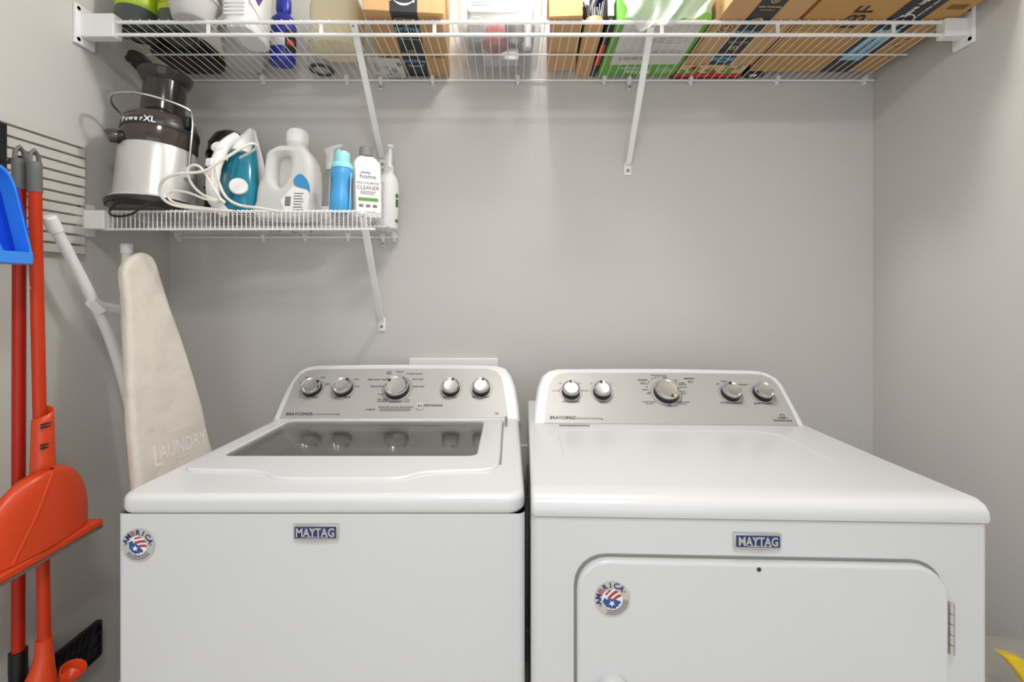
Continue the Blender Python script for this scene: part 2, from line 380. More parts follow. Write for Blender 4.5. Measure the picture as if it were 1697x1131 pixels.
words(Fp, [(517, 658.5, 'soil level', .0105), (568, 658.5, 'water temp', .0105), (626, 629.5, 'deep water wash', .009), (645, 618.5, 'bulky/\nsheets', .0065), (663, 616.5, 'normal', .008), (687, 620, 'wrinkle control', .008),
           (693, 629, 'hand wash', .008), (694, 641, 'rapid wash', .008), (626, 641, 'PowerWash', .0085), (631, 654, 'rinse', .008), (634, 664, 'clean washer\nwith affresh', .0065), (656, 666.3, 'drain & spin', .008), (675, 664.5, 'rinse\n& spin', .0065),
           (614, 679, 'progress', .008), (656, 675, 'sensing wash  rinse  spin  done  lid locked', .006), (718, 672, 'start/pause', .0125),
           (746, 658.5, 'extra rinse', .009), (797, 658.5, 'fabric softener', .009), (501, 635, 'light', .007), (511, 626, 'normal', .006), (536, 626, 'heavy', .007), (543.5, 637, 'extra\nheavy', .006), (551, 642, 'tap\ncold', .006), (591, 629, 'warm', .007), (593, 641, 'hot', .007)], cons)
words(Fp, [(488.5, 687, 'BRAVOS', .0135), (510, 687, 'MCT', .0125)], cons, 'model_lettering')
words(Fp, [(535, 687, 'Maytag Commercial Technology', .0075), (823, 685.5, 'he', .012)], cons, 'fine_lettering', 'greyink')
FF = frame(Vector((0, wy0-.0005, 0)), (1, 0, 0), (0, 0, 1))
badge(FF @ T(((525-846)*wy0/FPX, EYE-(880.5-477)*wy0/FPX, 0)), .076, .0255, wa)
sticker(FF @ T(((229.5-846)*wy0/FPX, EYE-(904-477)*wy0/FPX, 0)), .0285, 0, wa)

# ------------------------------------------------------------------ dryer (stands turned a little clockwise)
YAW = R(-1.8)
da = thing('clothes_dryer', 'white front-loading clothes dryer with a hinged square door right of the washer', 'dryer', (.40, 1.08, 0))
DM = T((.034, .733, 0)) @ Matrix.Rotation(YAW, 4, 'Z')               # local x 0..w, y 0..depth
DW, DD = .734, .70
c = MB(); o_ = rrect(0, DW, 0, DD, .012, 3)
c.add([(x, y, z) for z in (.03, .884) for x, y in o_], [tuple(range(16))[::-1], tuple(range(16, 32))]+[(i, (i+1) % 16, 16+(i+1) % 16, 16+i) for i in range(16)], DM)
c.build('cabinet', 'white', da)
for x in (.06, DW-.06):
    for y in (.06, DD-.06): MB().lathe([(.02, 0), (.02, .015), (.012, .018), (.012, .04)], 12, DM @ T((x, y, 0))).build('leveling_foot', 'dark', da)
pro = [(-.004, .887), (-.006, .893), (-.004, .905), (.003, .914), (.016, .919), (.05, .917), (.2, .909), (.44, .900), (DD, .898)]
tcv = MB(); rings = []
for yy, zz in pro:
    e = .006 if yy < .003 else 0
    rings.append((yy, zz))
pts = [(y, z) for y, z in rings]+[(DD, .887)]
MB().shape([[(y, z) for y, z in pts]], DW-.0, .008, DM @ frame(Vector((DW/2, 0, 0)), (0, 1, 0), (0, 0, 1)), res=3).build('top_panel', 'white', da)
FD = console_plane(DM @ Vector((DW/2, .455, .900)), math.atan2(.145, .129), YAW)
do = trace(FD, [(882, 706), (885.4, 672.8), (890.8, 640), (897.6, 622.6), (908.5, 613.8), (923.4, 610), (1000, 609.6), (1110, 609.7), (1180, 610.8), (1235, 612), (1255, 613), (1272.7, 617.4), (1288.6, 626), (1299, 638.6), (1311.6, 661.6), (1325.8, 688), (1337, 710)])
dp = trace(FD, [(902, 702), (905, 670), (910, 640), (916.6, 626.7), (926, 620.6), (939.6, 618.6), (1110, 618.6), (1240, 620.5), (1262, 621.8), (1278, 628), (1288.6, 638.6), (1297.5, 654.5), (1311.6, 681), (1323, 706)])
dc = MB().shape([do], .05, .010, FD @ T((0, 0, -.025)), res=4).build('console', 'white', da)
MB().shape([[(.505, .90), (.605, .985), (.66, .985), (.66, .90)]], .60, .004, DM @ frame(Vector((DW/2, 0, 0)), (0, 1, 0), (0, 0, 1))).build('console_back', 'white', dc)
MB().shape([dp], .002, .0006, FD @ T((0, 0, .0006))).build('control_panel', 'silver', dc)
Fq = FD @ T((0, 0, .0018))
for px, py, r, a in ((946, 642, .0245, 90), (997.6, 642.5, .0245, 95), (1104, 643.5, .0335, 285), (1210.5, 645, .0248, 90), (1263.5, 645.5, .0248, None)): knob(Fq, px, py, r, a, dc)
words(Fq, [(946, 666, 'temperature', .0095), (998, 666, 'signal', .0095), (1212, 668, 'wrinkle control', .0095), (1265, 669, 'push to start', .0095), (1065, 633, 'timed\ndry', .0115), (1143, 630.5, 'sensor\ndry', .0115),
           (1074.5, 652.5, 'off', .011), (1109, 672.5, 'off', .009), (1087, 622.5, 'freshen up', .0075), (1101, 624.5, 'quick\ndamp', .006), (1119, 632, 'more\ndry', .006), (1130, 636.5, 'energy\npreferred', .006), (1132, 642.5, 'less dry', .007), (1132.5, 651, 'cool\ndown', .0065),
           (1069, 646.5, 'restart', .007), (1076, 668, 'wrinkle control\nno heat', .006), (1132, 668.5, 'wrinkle control\non low', .006), (1081, 629, '50', .006), (1086, 626.5, '60', .006), (1091, 625, '70', .006), (1075.5, 633.5, '40', .006), (1073, 637, '30', .006), (1072, 642, '20', .006),
           (1189, 637, 'off', .007), (1199, 632.5, 'normal', .006), (1231, 638, 'extended', .007), (1297, 697.5, 'SensorDrying', .0085), (1297, 693.5, 'high efficiency', .005)], dc)
words(Fq, [(926, 693, 'BRAVOS', .0130), (947, 693, 'MCT', .0115)], dc, 'model_lettering')
words(Fq, [(970, 694, 'Maytag Commercial Technology', .0075), (929, 636, 'low', .007), (961, 636, 'hot', .007), (921.5, 648, 'air fluff', .0075), (969, 648, 'sanitize', .0075), (980, 636, 'off', .0075), (1013, 636, 'on', .0075)], dc, 'fine_lettering', 'greyink')
(x, y), = trace(Fq, [(1296.5, 690)]); MB().shape([circ(0, 0, .006, 16), circ(0, 0, .0045, 16)], .0004, 0, Fq @ T((x, y, .0008))).build('efficiency_mark', 'ink', dc, smooth=False)
MB().box(.08, .16, .430, .438, .8995, .9020, DM).build('warning_strip', 'grey', da)
MB().shape([rrect(.07, .62, .10, .40, .06), rrect(.074, .616, .104, .396, .057)], .003, .0012, DM @ T((0, 0, .9152)) @ Matrix.Rotation(-.036, 4, 'X')).build('top_emboss', 'white', da)
FFd = DM @ frame(Vector((0, -.0005, 0)), (1, 0, 0), (0, 0, 1))
def dpt(px, py):                                       # a pixel on the dryer's front plane, in its x, z
    n = Vector((FFd[0][2], FFd[1][2], FFd[2][2])); O = Vector((FFd[0][3], FFd[1][3], FFd[2][3]))
    q = FFd.inverted() @ on_plane(px, py, O, n); return q.x, q.y
dx0, dz1 = dpt(955, 921); dx1, _ = dpt(1560, 931); dz0 = dz1-.60
MB().shape([rrect(dx0-.004, dx1+.004, dz0-.004, dz1+.004, .052)], .003, .001, FFd @ T((0, 0, -.0010))).build('door_recess', 'grey', da)
door = MB().shape([rrect(dx0, dx1, dz0, dz1, .05)], .016, .005, FFd @ T((0, 0, .006)), res=4).build('door', 'white', da)
hx, hz = dpt(1563, 1035)
for sgn in (0, 1):
    zc = hz-.40*sgn
    h = MB().box(hx-.007, hx+.004, zc-.041, zc+.041, .004, .008, FFd).build('hinge', 'screw', door, bevel=.001)
    for k in range(5): MB().tube([FFd @ Vector((hx+.0045, zc-.04+.0163*k, .009)), FFd @ Vector((hx+.0045, zc-.025+.0163*k, .009))], .0045, 10).build('hinge_knuckle', 'chrome', h)
gx, gz = dpt(1013, 1131)
MB().shape([rrect(gx-.024, gx+.022, gz-.13, gz+.027, .02)], .03, .008, FFd @ T((0, 0, .020)), res=4).build('door_handle', 'white', door)
ux, uz = dpt(1250, 929)
MB().lathe([(.003, 0), (.0035, .001), (.0015, .002), (0, .002)], 12, FFd @ T((ux, uz-.006, .014))).build('door_plug', 'dark', door)
bx_, bz_ = dpt(1253.5, 895.5); badge(FFd @ T((bx_, bz_, 0)) , .075, .0245, da)
sx_, sz_ = dpt(1012, 983.5); sticker(FFd @ T((sx_, sz_, .014)), .029, 32, da)
MB().tube(catmull([(.06, 1.475, .67), (.05, 1.46, .6), (.046, 1.455, .50), (.046, 1.455, .3), (.05, 1.45, .04)], 6), .005, 8).build('power_cord', 'grey', da)
o = thing('wall_outlet', 'beige wall outlet in the gap between the washer and the dryer', 'outlet', (.085, YB, .61))
pl = MB().box(.03, .14, YB-.010, YB, .612, .73).build('cover_plate', 'beige', o, bevel=.004)
MB().lathe([(.027, 0), (.027, .006), (.02, .007), (0, .006)], 24, frame(Vector((.085, YB-.009, .67)), (1, 0, 0), (0, 0, 1))).build('socket', 'dark', o)
o = thing('washer_outlet_box', 'white washer supply box on the wall behind the washer console', 'wall box', (-.193, YB, .87))
MB().shape([rrect(-.343, -.043, .87, 1.0235, .004), rrect(-.323, -.063, .885, 1.0, .003)], .012, .002, frame(Vector((0, YB-.006, 0)), (1, 0, 0), (0, 0, 1))).build('box_frame', 'whitep', o)
MB().box(-.325, -.061, YB-.004, YB-.001, .883, 1.002).build('box_back', 'whitep', o)
# ------------------------------------------------------------------ wire shelves
def repeat(o, dxs):                                    # more of the same part, sharing its mesh
    for dx in dxs:
        c = o.copy(); COL.objects.link(c); c.location = Vector(o.location)+Vector((dx, 0, 0)); W[c.name] = W[o.name]
YS = 1.2
def end_bracket(sh, xw, s, x1, zt, zb, pt, pb):
    b = MB().box(min(xw, xw+s*.010), max(xw, xw+s*.010), YS-.026, YS+.03, pb, pt).build('end_bracket', 'whitep', sh, bevel=.002)
    MB().box(min(xw+s*.008, x1), max(xw+s*.008, x1), YS-.013, YS+.016, zb, zt).build('bracket_socket', 'whitep', b, bevel=.003)
    for z in (pt-.012, pb+.012): MB().lathe([(.0055, 0), (.005, .002), (.002, .0025), (0, .0015)], 12, frame(Vector((xw+s*.010, YS-.018, z)), (0, -s, 0), (0, 0, 1))).build('screw', 'screw', b)
def clip(sh, px, z, screw=False):
    x = (px-846)/487.
    c = MB().box(x-.0065, x+.0065, YB-.022, YB, z-.008, z+.012).box(x-.004, x+.004, YB-.016, YB, z-.018 if not screw else z-.03, z).build('wall_clip', 'whitep', sh, bevel=.002)
    if screw: MB().lathe([(.005, 0), (.004, .002), (0, .0025)], 12, frame(Vector((x, YB-.0155, z-.022)), (1, 0, 0), (0, 0, 1))).build('screw', 'screw', c)
def brace(sh, xt, zt, xf, zf):
    a = Vector((xt, YS+.004, zt)); b = Vector((xf, YB-.012, zf+.012)); d = (b-a).normalized()
    u = Vector((1, 0, 0)); u = (u-d*u.dot(d)).normalized()
    m = frame(a, u, d); ln = (b-a).length
    br = MB().shape([rrect(-.0095, .0095, -.01, ln, .004)], .009, .003, m).build('support_brace', 'wire', sh)
    f = MB().box(xf-.0125, xf+.0125, YB-.006, YB, zf-.024, zf+.022).build('brace_foot', 'wire', br, bevel=.003)
    MB().lathe([(.006, 0), (.005, .003), (.002, .0035), (0, .0025)], 14, frame(Vector((xf, YB-.006, zf-.008)), (1, 0, 0), (0, 0, 1))).build('screw', 'screw', f)
    MB().lathe([(.003, 0), (.003, .002), (0, .002)], 10, frame(Vector((xt, YS-.003, zt-.006)), (1, 0, 0), (0, 0, 1))).build('rivet', 'screw', br)
# upper shelf
su = thing('wire_shelf', 'long white wire shelf spanning the alcove above both machines', 'shelf', (.05, 1.35, 1.96))
ZU, ZUB = 1.981, 1.966
UX0, UX1 = -1.112, 1.212
zu = lambda Y: 1.9862-(Y-YS)*.05
for nm, pts, r in (('front_rail', [(UX0, YS, ZU), (UX1, YS, ZU)], .0048), ('front_rail', [(UX0, YS, 1.947), (UX1, YS, 1.947)], .0048), ('middle_rail', [(-1.106, 1.348, 1.9715), (1.205, 1.348, 1.9715)], .0026), ('back_rail', [(-1.112, 1.499, ZUB-.002), (1.228, 1.499, ZUB-.002)], .0036)):
    MB().tube(pts, r, 10).build(nm, 'wire', su)
wr = MB().tube([(UX0+.012, 1.502, ZUB+.003), (UX0+.012, YS, ZU+.0046), (UX0+.012, YS-.006, ZU+.004)], .00135, 6).build('wire', 'wire', su)
repeat(wr, [.0254*k for k in range(1, 91)])
for px in (345, 532, 720, 908, 1097, 1289, 1481): MB().box((px-846)/612.5-.005, (px-846)/612.5+.005, YS-.001, YS+.002, 1.947, ZU).build('rail_connector', 'wire', su, bevel=.0008)
end_bracket(su, XL, 1, -1.063, 1.999, 1.936, 2.020, 1.914); end_bracket(su, XR, -1, 1.165, 1.987, 1.938, 2.018, 1.915)
for px in (439, 577, 718, 858, 1000, 1142, 1284, 1428): clip(su, px, ZUB)
for px in (633, 1041): clip(su, px, ZUB-.004, True)
brace(su, -.425, 1.975, -.434, 1.690); brace(su, .382, 1.975, .398, 1.668)
# lower shelf
sl = thing('wire_shelf', 'short close-wired white shelf on the left holding bottles and an iron', 'shelf', (-.74, 1.35, 1.42))
LX0, LX1 = -1.105, -.366
zl = lambda Y: 1.4742-(Y-YS)*.107
for nm, pts, r in (('front_rail', [(LX0, YS, 1.469), (LX1, YS, 1.469)], .0034), ('front_rail', [(LX0, YS, 1.421), (LX1, YS, 1.421)], .0034), ('middle_rail', [(LX0, 1.35, 1.449), (LX1-.01, 1.35, 1.449)], .0026), ('back_rail', [(LX0, 1.497, 1.433), (LX1-.012, 1.497, 1.433)], .0032)):
    MB().tube(pts, r, 10).build(nm, 'wire', sl)
wr = MB().tube([(LX0+.01, 1.499, 1.4375), (LX0+.01, YS, 1.4730), (LX0+.01, YS-.0045, 1.4715), (LX0+.01, YS-.0048, 1.466), (LX0+.01, YS-.0048, 1.418)], .0013, 6).build('wire', 'wire', sl)
repeat(wr, [.01195*k for k in range(1, 61)])
end_bracket(sl, XL, 1, -1.089, 1.471, 1.420, 1.490, 1.402)
for px in (300, 440, 509, 579, 655): clip(sl, px, 1.436)
clip(sl, 637, 1.433, True)
brace(sl, -.4015, 1.46, -.437, 1.139)

# ------------------------------------------------------------------ things on the lower shelf
TL = -math.atan(.107); TU = -math.atan(.05)
def low(name, label, cat, x, y, rz=0, group=None): return thing(name, label, cat, (x, y, zl(y)), TL, rz, group)
j = low('slow_juicer', 'silver and smoky black slow juicer with a tall feed chute and wire handle', 'juicer', -1.0, 1.245)
L = dict(world=False)
jb = MB().lathe([(.092, 0), (.106, .012), (.108, .020), (.103, .027)], 40, sx=1.02, sy=1.0).build('base', 'dark', j, **L)
for k in range(14):
    a = R(-150+4*k); MB().box(-.0012, .0012, 0, .009, -.004, .001, frame(Vector((.1035*math.cos(a)*1.02, .1035*math.sin(a), .008)), (-math.sin(a), math.cos(a), 0), (0, 0, 1))).build('vent_slot', 'black', jb, **L)
MB().lathe([(.104, .026), (.102, .030), (.094, .034), (.0925, .05), (.091, .165), (.089, .178), (.084, .182)], 40).build('motor_housing', 'jsilver', j, **L)
bw = MB().lathe([(.087, .180), (.090, .19), (.0885, .24), (.086, .262), (.080, .270), (.06, .274)], 40).build('juicing_bowl', 'smoke', j, **L)
MB().lathe([(.0905, .226), (.0912, .229), (.0905, .244), (.0895, .247)], 40).build('bowl_band', 'dark', bw, **L)
mb = MB(); F_ = Matrix.Rotation(R(-104), 4, 'Z')
for i, ch in enumerate('PowerXL'):
    a = R(-112+8.2*i); mb.text(ch, .0185 if i < 5 else .022, frame(Vector((.0925*math.cos(a), .0925*math.sin(a), .237)), (-math.sin(a), math.cos(a), 0), (0, 0, 1)), bold=.02)
mb.build('bowl_lettering', 'whiteink', bw, smooth=False, **L)
MB().tube([(-.04, -.065, .19), (-.056, -.078, .192), (-.066, -.086, .191), (-.071, -.090, .187)], [.0185, .0185, .0185, .0175], 14).build('juice_spout', 'smoke', j, **L)
MB().lathe([(.0175, 0), (.0185, .003), (.0185, .008), (.0175, .011)], 18, frame(Vector((-.05, -.079, .1905)), (0, 0, 1), (.63, -.78, 0))).build('spout_seal', 'black', j, **L)
MB().lathe([(.050, .268), (.052, .28), (.051, .380), (.058, .387), (.065, .403), (.066, .409), (.061, .409), (.055, .395), (.045, .385), (.045, .30)], 36).build('feed_chute', 'smoke2', j, **L)
ld = frame(Vector((-.062, -.01, .437)), (.88, .0, -.38), (.0, 1, -.62))
fl = MB().lathe([(.044, -.003), (.046, 0), (.044, .004), (.02, .006), (0, .006)], 28, ld, sx=1.0, sy=.95).build('chute_lid', 'black', j, **L)
MB().box(-.056, -.042, -.008, .008, -.003, .007, ld).build('lid_tab', 'black', fl, bevel=.002, **L)
hp = [(.094, -.01, .115), (.099, -.015, .20), (.101, -.02, .272), (.094, -.035, .292), (.05, -.078, .300), (0, -.10, .303), (-.06, -.095, .302), (-.095, -.06, .296), (-.098, -.03, .282), (-.092, -.01, .262)]
MB().tube(catmull(hp, 5), .0036, 10).build('carry_handle', 'steel', j, **L)
MB().box(.086, .103, -.022, .002, .098, .128).build('handle_pivot', 'jsilver', j, bevel=.003, **L)
MB().box(.076, .096, -.03, -.005, .24, .275).build('bowl_latch', 'black', j, bevel=.003, **L)
MB().tube(catmull([(.02, -.085, .012), (.0, -.108, .004), (-.022, -.112, -.022), (-.01, -.113, -.036), (.03, -.114, -.034), (.06, -.112, -.014), (.085, -.10, .006), (.12, -.06, .006), (.14, .0, .008)], 6), .0028, 8).build('power_cord', 'black', j, **L)
pt = low('smoky_pitcher', 'smoky black plastic pitcher standing between the juicer and the iron', 'pitcher', -.893, 1.385)
MB().lathe([(.052, 0), (.055, .01), (.060, .15), (.062, .22), (.058, .262), (.045, .29), (.025, .305), (0, .309)], 32).build('body', 'smoke2', pt, **L)
MB().tube(catmull([(-.03, -.055, .25), (-.005, -.075, .235), (.015, -.072, .17), (-.005, -.068, .12), (-.025, -.068, .10)], 6), .0035, 8).build('handle', 'black', pt, **L)
MB().lathe([(.0625, .215), (.0635, .22), (.0625, .228)], 32).build('lid_band', 'black', pt, **L)
# iron on its heel
ir = low('steam_iron', 'white and teal steam iron standing on its heel beside the juicer', 'iron', -.800, 1.285, R(-8))
def isec(h, wd, y0, y1, n=20, pw=2.6):
    out = []
    for i in range(n):
        a = 2*math.pi*i/n; c, s = math.cos(a), math.sin(a); g = (abs(c)**pw+abs(s)**pw)**(-1/pw)
        out.append((wd*c*g, (y0+y1)/2+(y1-y0)/2*s*g, h))
    return out
MB().loft([isec(h, a, y0, .045) for h, a, y0 in ((.012, .056, -.02), (.03, .060, -.028), (.07, .0595, -.03), (.11, .054, -.026), (.15, .047, -.020), (.185, .039, -.010), (.215, .029, .004), (.24, .018, .014))]).build('water_tank', 'teal', ir, **L)
MB().loft([isec(h, a, y0, .044) for h, a, y0 in ((.195, .030, -.030), (.215, .0265, -.026), (.24, .0195, -.008), (.262, .0125, .012), (.282, .006, .026), (.288, .002, .032))]).build('nose_cap', 'whitep', ir, **L)
sp = [(isec(h, a, .043, .056, 16, 5)) for h, a in ((.004, .050), (.02, .062), (.07, .0625), (.11, .0575), (.15, .049), (.19, .039), (.225, .0275), (.26, .015), (.288, .004))]
MB().loft(sp).build('soleplate', 'whitep', ir, **L)
MB().loft([[(x, y+.0125, h) for x, y, h in r] for r in [isec(h, a, .043, .049, 16, 5) for h, a in ((.006, .049), (.02, .061), (.07, .0615), (.11, .0565), (.15, .048), (.19, .038), (.225, .0265), (.26, .014), (.287, .003))]]).build('sole_edge', 'screw', ir, **L)
MB().loft([isec(.0, .052, -.035, .05), isec(.014, .057, -.035, .05)]).build('heel', 'dark', ir, **L)
hd = MB().tube(catmull([(-.008, -.028, .006), (-.008, -.065, .03), (-.008, -.078, .075), (-.008, -.075, .12), (-.008, -.062, .165), (-.006, -.045, .205), (-.003, -.015, .238)], 6), [.0155]*6+[.0165]*12+[.0155]*12+[.014]*7, 14).build('handle', 'whitep', ir, **L)
MB().lathe([(.0165, 0), (.0165, .008), (.014, .011), (.009, .011), (.009, .014), (0, .014)], 22, frame(Vector((-.012, -.064, .183)), (1, 0, 0), (0, .35, 1))).build('steam_dial', 'whitep', hd, **L)
MB().box(-.019, .002, -.098, -.085, .118, .142).build('spray_button', 'whitep', hd, bevel=.004, **L)
MB().lathe([(.004, 0), (.004, .002), (0, .003)], 12, frame(Vector((-.006, -.096, .088)), (1, 0, 0), (0, 0, 1))).build('indicator', 'grey', hd, **L)
dl = MB().lathe([(.024, 0), (.024, .007), (.022, .010), (0, .010)], 26, frame(Vector((.030, -.028, .082)), (.85, .5, 0), (0, 0, 1))).build('temperature_dial', 'whitep', ir, **L)
MB().box(-.008, .002, -.0545, -.046, .20, .21).build('spray_nozzle', 'grey', ir, bevel=.001, **L)
cord = MB()
def pxpath(lst): return [P(x, y, Y) for x, y, Y in lst]
cord.tube(catmull(pxpath([(398, 262, 1.27), (424, 246, 1.20), (418, 238, 1.17), (400, 246, 1.155), (368, 266, 1.14), (337, 284, 1.13), (293, 289, 1.12), (270, 300, 1.12), (265, 320, 1.13), (282, 338, 1.14), (318, 345.5, 1.15), (352, 348, 1.16), (386, 350, 1.17)]), 6), .0036, 8)
cord.tube(catmull(pxpath([(386, 350, 1.17), (330, 344, 1.155), (289, 336, 1.15), (279, 325, 1.145), (285, 317, 1.145), (310, 319, 1.15), (340, 330, 1.15), (365, 335, 1.16)]), 6), .0033, 8)
cord.tube(catmull(pxpath([(372, 338, 1.16), (356, 316, 1.145), (343, 292, 1.14), (330, 276, 1.14), (317, 275, 1.14), (311, 285, 1.14), (318, 305, 1.145), (335, 322, 1.15), (362, 334, 1.16)]), 6), .0034, 8)
cord.tube(catmull(pxpath([(366, 336, 1.165), (352, 300, 1.19), (357, 275, 1.2), (362, 300, 1.19), (374, 326, 1.18), (396, 340, 1.17), (430, 345, 1.17), (462, 351, 1.175)]), 6), .0036, 8)
cd = cord.build('power_cord', 'cream', ir)
MB().tube(pxpath([(358, 337, 1.155), (366, 330, 1.15), (371, 334, 1.155), (363, 341, 1.16)]), .0045, 8, closed=True).build('cord_tie', 'cream', cd)
# detergent jug
jg = low('detergent_jug', 'large milky-white detergent jug with a handle and screw cap', 'jug', -.654, 1.31)
FJ = frame(Vector((0, 0, 0)), (1, 0, 0), (0, 0, 1))
outl = catmull([(-.080, .004), (-.083, .05), (-.080, .095), (-.068, .125), (-.064, .165), (-.060, .195), (-.035, .212), (-.008, .216), (.035, .216), (.055, .205), (.072, .175), (.080, .14), (.083, .09), (.083, .05), (.081, .004)], 4, True)
holed = catmull([(-.03, .10), (-.035, .135), (-.03, .175), (-.012, .19), (.008, .182), (.012, .15), (.004, .115), (-.012, .09)], 4, True)
bd = MB().shape([[tuple(p) for p in outl], [tuple(p) for p in holed]], .085, .020, FJ, res=6).build('body', 'hdpe', jg, **L)
MB().shape([[tuple(p) for p in catmull([(-.03, .10), (-.035, .135), (-.03, .175), (-.012, .19), (.008, .182), (.012, .15), (.004, .115), (-.012, .09)], 4, True)]], .012, .003, FJ @ T((0, 0, 0))).build('grip_web', 'hdpe', bd, **L)
MB().lathe([(.034, .212), (.032, .225), (.030, .232)], 28, T((.013, 0, 0))).build('neck', 'hdpe', jg, **L)
cp = MB(); cp.lathe([(.029, .230), (.030, .233), (.0285, .268), (.026, .273), (0, .273)], 28, T((.013, 0, 0)))
cpo = cp.build('cap', 'whitep', jg, **L)
for k in range(24): MB().tube([(.013+.0295*math.cos(k*.2618), .0295*math.sin(k*.2618), .236), (.013+.0288*math.cos(k*.2618), .0288*math.sin(k*.2618), .266)], .0012, 5).build('cap_rib', 'whitep', cpo, **L)
lb = MB().shape([catmull([(.030, .112), (.050, .125), (.072, .10), (.077, .07), (.070, .078), (.035, .09)], 3, True)], .001, 0, FJ @ T((0, 0, .0432))).build('front_label', mat('sky_blue_label', '3f8fc4', .5), jg, **L)
MB().shape([[(.010, .012), (-.006, .045), (.028, .088), (.070, .078), (.077, .06), (.074, .012)]], .0006, 0, FJ @ T((0, 0, .0428))).build('back_label', 'label', jg, **L)
mb = MB()
for k in range(9): mb.box(.008+.0018*k, .0089+.0018*k, .03, .058, 0, .0004, FJ @ T((0, 0, .0434)))
for k in range(7): mb.box(.032, .060-.002*(k % 3), .018+.008*k, .020+.008*k, 0, .0004, FJ @ T((0, 0, .0434)))
mb.build('barcode', 'ink', jg, smooth=False, **L)
# clear spray bottle, blue bottle, cleaner bottle, white spray bottle
def trigger(t, z, r, ang, m1='whitep'):
    m = T((0, 0, z)) @ Matrix.Rotation(ang, 4, 'Z')
    h = MB().shape([catmull([(-.012, 0), (-.013, .03), (-.02, .043), (-.018, .056), (.03, .062), (.046, .060), (.046, .052), (.020, .045), (.012, .03), (.011, 0)], 3, True)], .020, .005, m @ frame(Vector((0, 0, 0)), (1, 0, 0), (0, 0, 1))).build('spray_head', m1, t, **L)
    MB().tube([m @ Vector((.030, 0, .05)), m @ Vector((.036, 0, .03)), m @ Vector((.030, 0, .004)), m @ Vector((.034, 0, -.012))], .005, 8).build('trigger', m1, h, **L)
    MB().lathe([(r, -.018), (r, .004), (r*.8, .008)], 20, T((0, 0, z))).build('collar', m1, h, **L)
s1 = low('spray_bottle', 'clear spray bottle with a white trigger behind the light blue bottle', 'spray bottle', -.576, 1.398)
MB().lathe([(.026, 0), (.028, .006), (.028, .12), (.026, .145), (.016, .172), (.0125, .18), (.0125, .19)], 26).build('body', 'clear', s1, **L)
MB().lathe([(.0265, .004), (.0265, .05), (0, .05)], 24).build('liquid', 'hdpe', s1, **L)
trigger(s1, .203, .0155, R(-20))
MB().shape([rrect(-.016, .016, .02, .06, .004)], .0006, 0, frame(Vector((0, -.0284, 0)), (1, 0, 0), (0, 0, 1))).build('label', 'label', s1, **L)
b1 = low('bleach_pen_bottle', 'light blue plastic bottle with an aqua cap', 'bottle', -.475, 1.236)
MB().lathe([(.026, 0), (.030, .006), (.0305, .04), (.0265, .06), (.0255, .085), (.0290, .103), (.030, .115), (.028, .128)], 28, sy=.85).build('body', 'sky', b1, **L)
MB().lathe([(.030, .126), (.030, .136), (.026, .142), (.022, .146)], 28, sy=.85).build('collar', 'aqua', b1, **L)
MB().lathe([(.0215, .145), (.021, .171), (.019, .175), (0, .175)], 26, sy=.95).build('cap', 'aqua', b1, **L)
for s in (-1, 1): MB().shape([rrect(-.014, .014, .008, .11, .006)], .0008, 0, frame(Vector((s*.0285, -.005, 0)), (s*.3, s*-.95, 0), (0, 0, 1))).build('side_label', 'label', b1, **L)
b2 = low('cleaner_bottle', 'white rectangular multi-purpose cleaner bottle with a grey cap', 'bottle', -.420, 1.30, R(26))
MB().lathe([(.035, 0), (.038, .006), (.038, .150), (.036, .165), (.026, .180), (.016, .188), (.0155, .192)], 32, sx=1.06, sy=.72, sq=5).build('body', 'whitep', b2, **L)
MB().lathe([(.0195, .188), (.020, .192), (.0192, .214), (.0175, .216), (0, .216)], 24).build('cap', 'grey', b2, **L)
FB = frame(Vector((0, -.0278, 0)), (1, 0, 0), (0, 0, 1))
lb = MB().shape([rrect(-.034, .034, .012, .142, .003)], .0006, 0, FB).build('front_label', 'label', b2, **L)
MB().text('amway', .0095, FB @ T((-.006, .131, .0005)), bold=.02).text('home', .020, FB @ T((0, .119, .0005))).text('MULTI-PURPOSE', .0105, FB @ T((0, .099, .0005)), sx=.82).text('CLEANER', .0165, FB @ T((0, .085, .0005)), sx=.9).build('label_lettering', 'ink', lb, smooth=False, **L)
mb = MB()
for k in range(3):
    mb.box(-.022, .022-.003*k, .074-.004*k, .0755-.004*k, 0, .0004, FB @ T((0, 0, .0004)))
    mb.box(-.026+.019*k, -.014+.019*k, .028, .036, 0, .0004, FB @ T((0, 0, .0004)))
tag(mb.build('label_fine_print', 'greyink', lb, smooth=False, **L), kind='stuff')
MB().shape([rrect(-.028, .028, .046, .056, .003)], .0005, 0, FB @ T((0, 0, .0004))).build('label_green_band', 'gg', lb, **L)
mb = MB(); FS = frame(Vector((-.0407, 0, 0)), (0, -1, 0), (0, 0, 1))
for k in range(22): mb.box(-.018, .016-.004*random.random(), .02+.0055*k, .0215+.0055*k, 0, .0004, FS)
mb.build('side_print', 'greyink', b2, smooth=False, **L)
b3 = low('spray_bottle', 'white labelled spray bottle at the right end of the short shelf', 'spray bottle', -.397, 1.425)
MB().lathe([(.031, 0), (.034, .006), (.034, .145), (.030, .165), (.017, .185), (.014, .195)], 28).build('body', 'whitep', b3, **L)
trigger(b3, .205, .016, R(-70))
mb = MB()
for k in range(16):
    for i in range(5):
        a = R(-130+8*i+random.uniform(-2, 2)); mb.box(-.0022, .0022, 0, .0012, 0, .0004, frame(Vector((.0343*math.cos(a), .0343*math.sin(a), .03+.0075*k)), (-math.sin(a), math.cos(a), 0), (0, 0, 1)))
tag(mb.build('label_fine_print', 'greyink', b3, smooth=False, **L), kind='stuff')
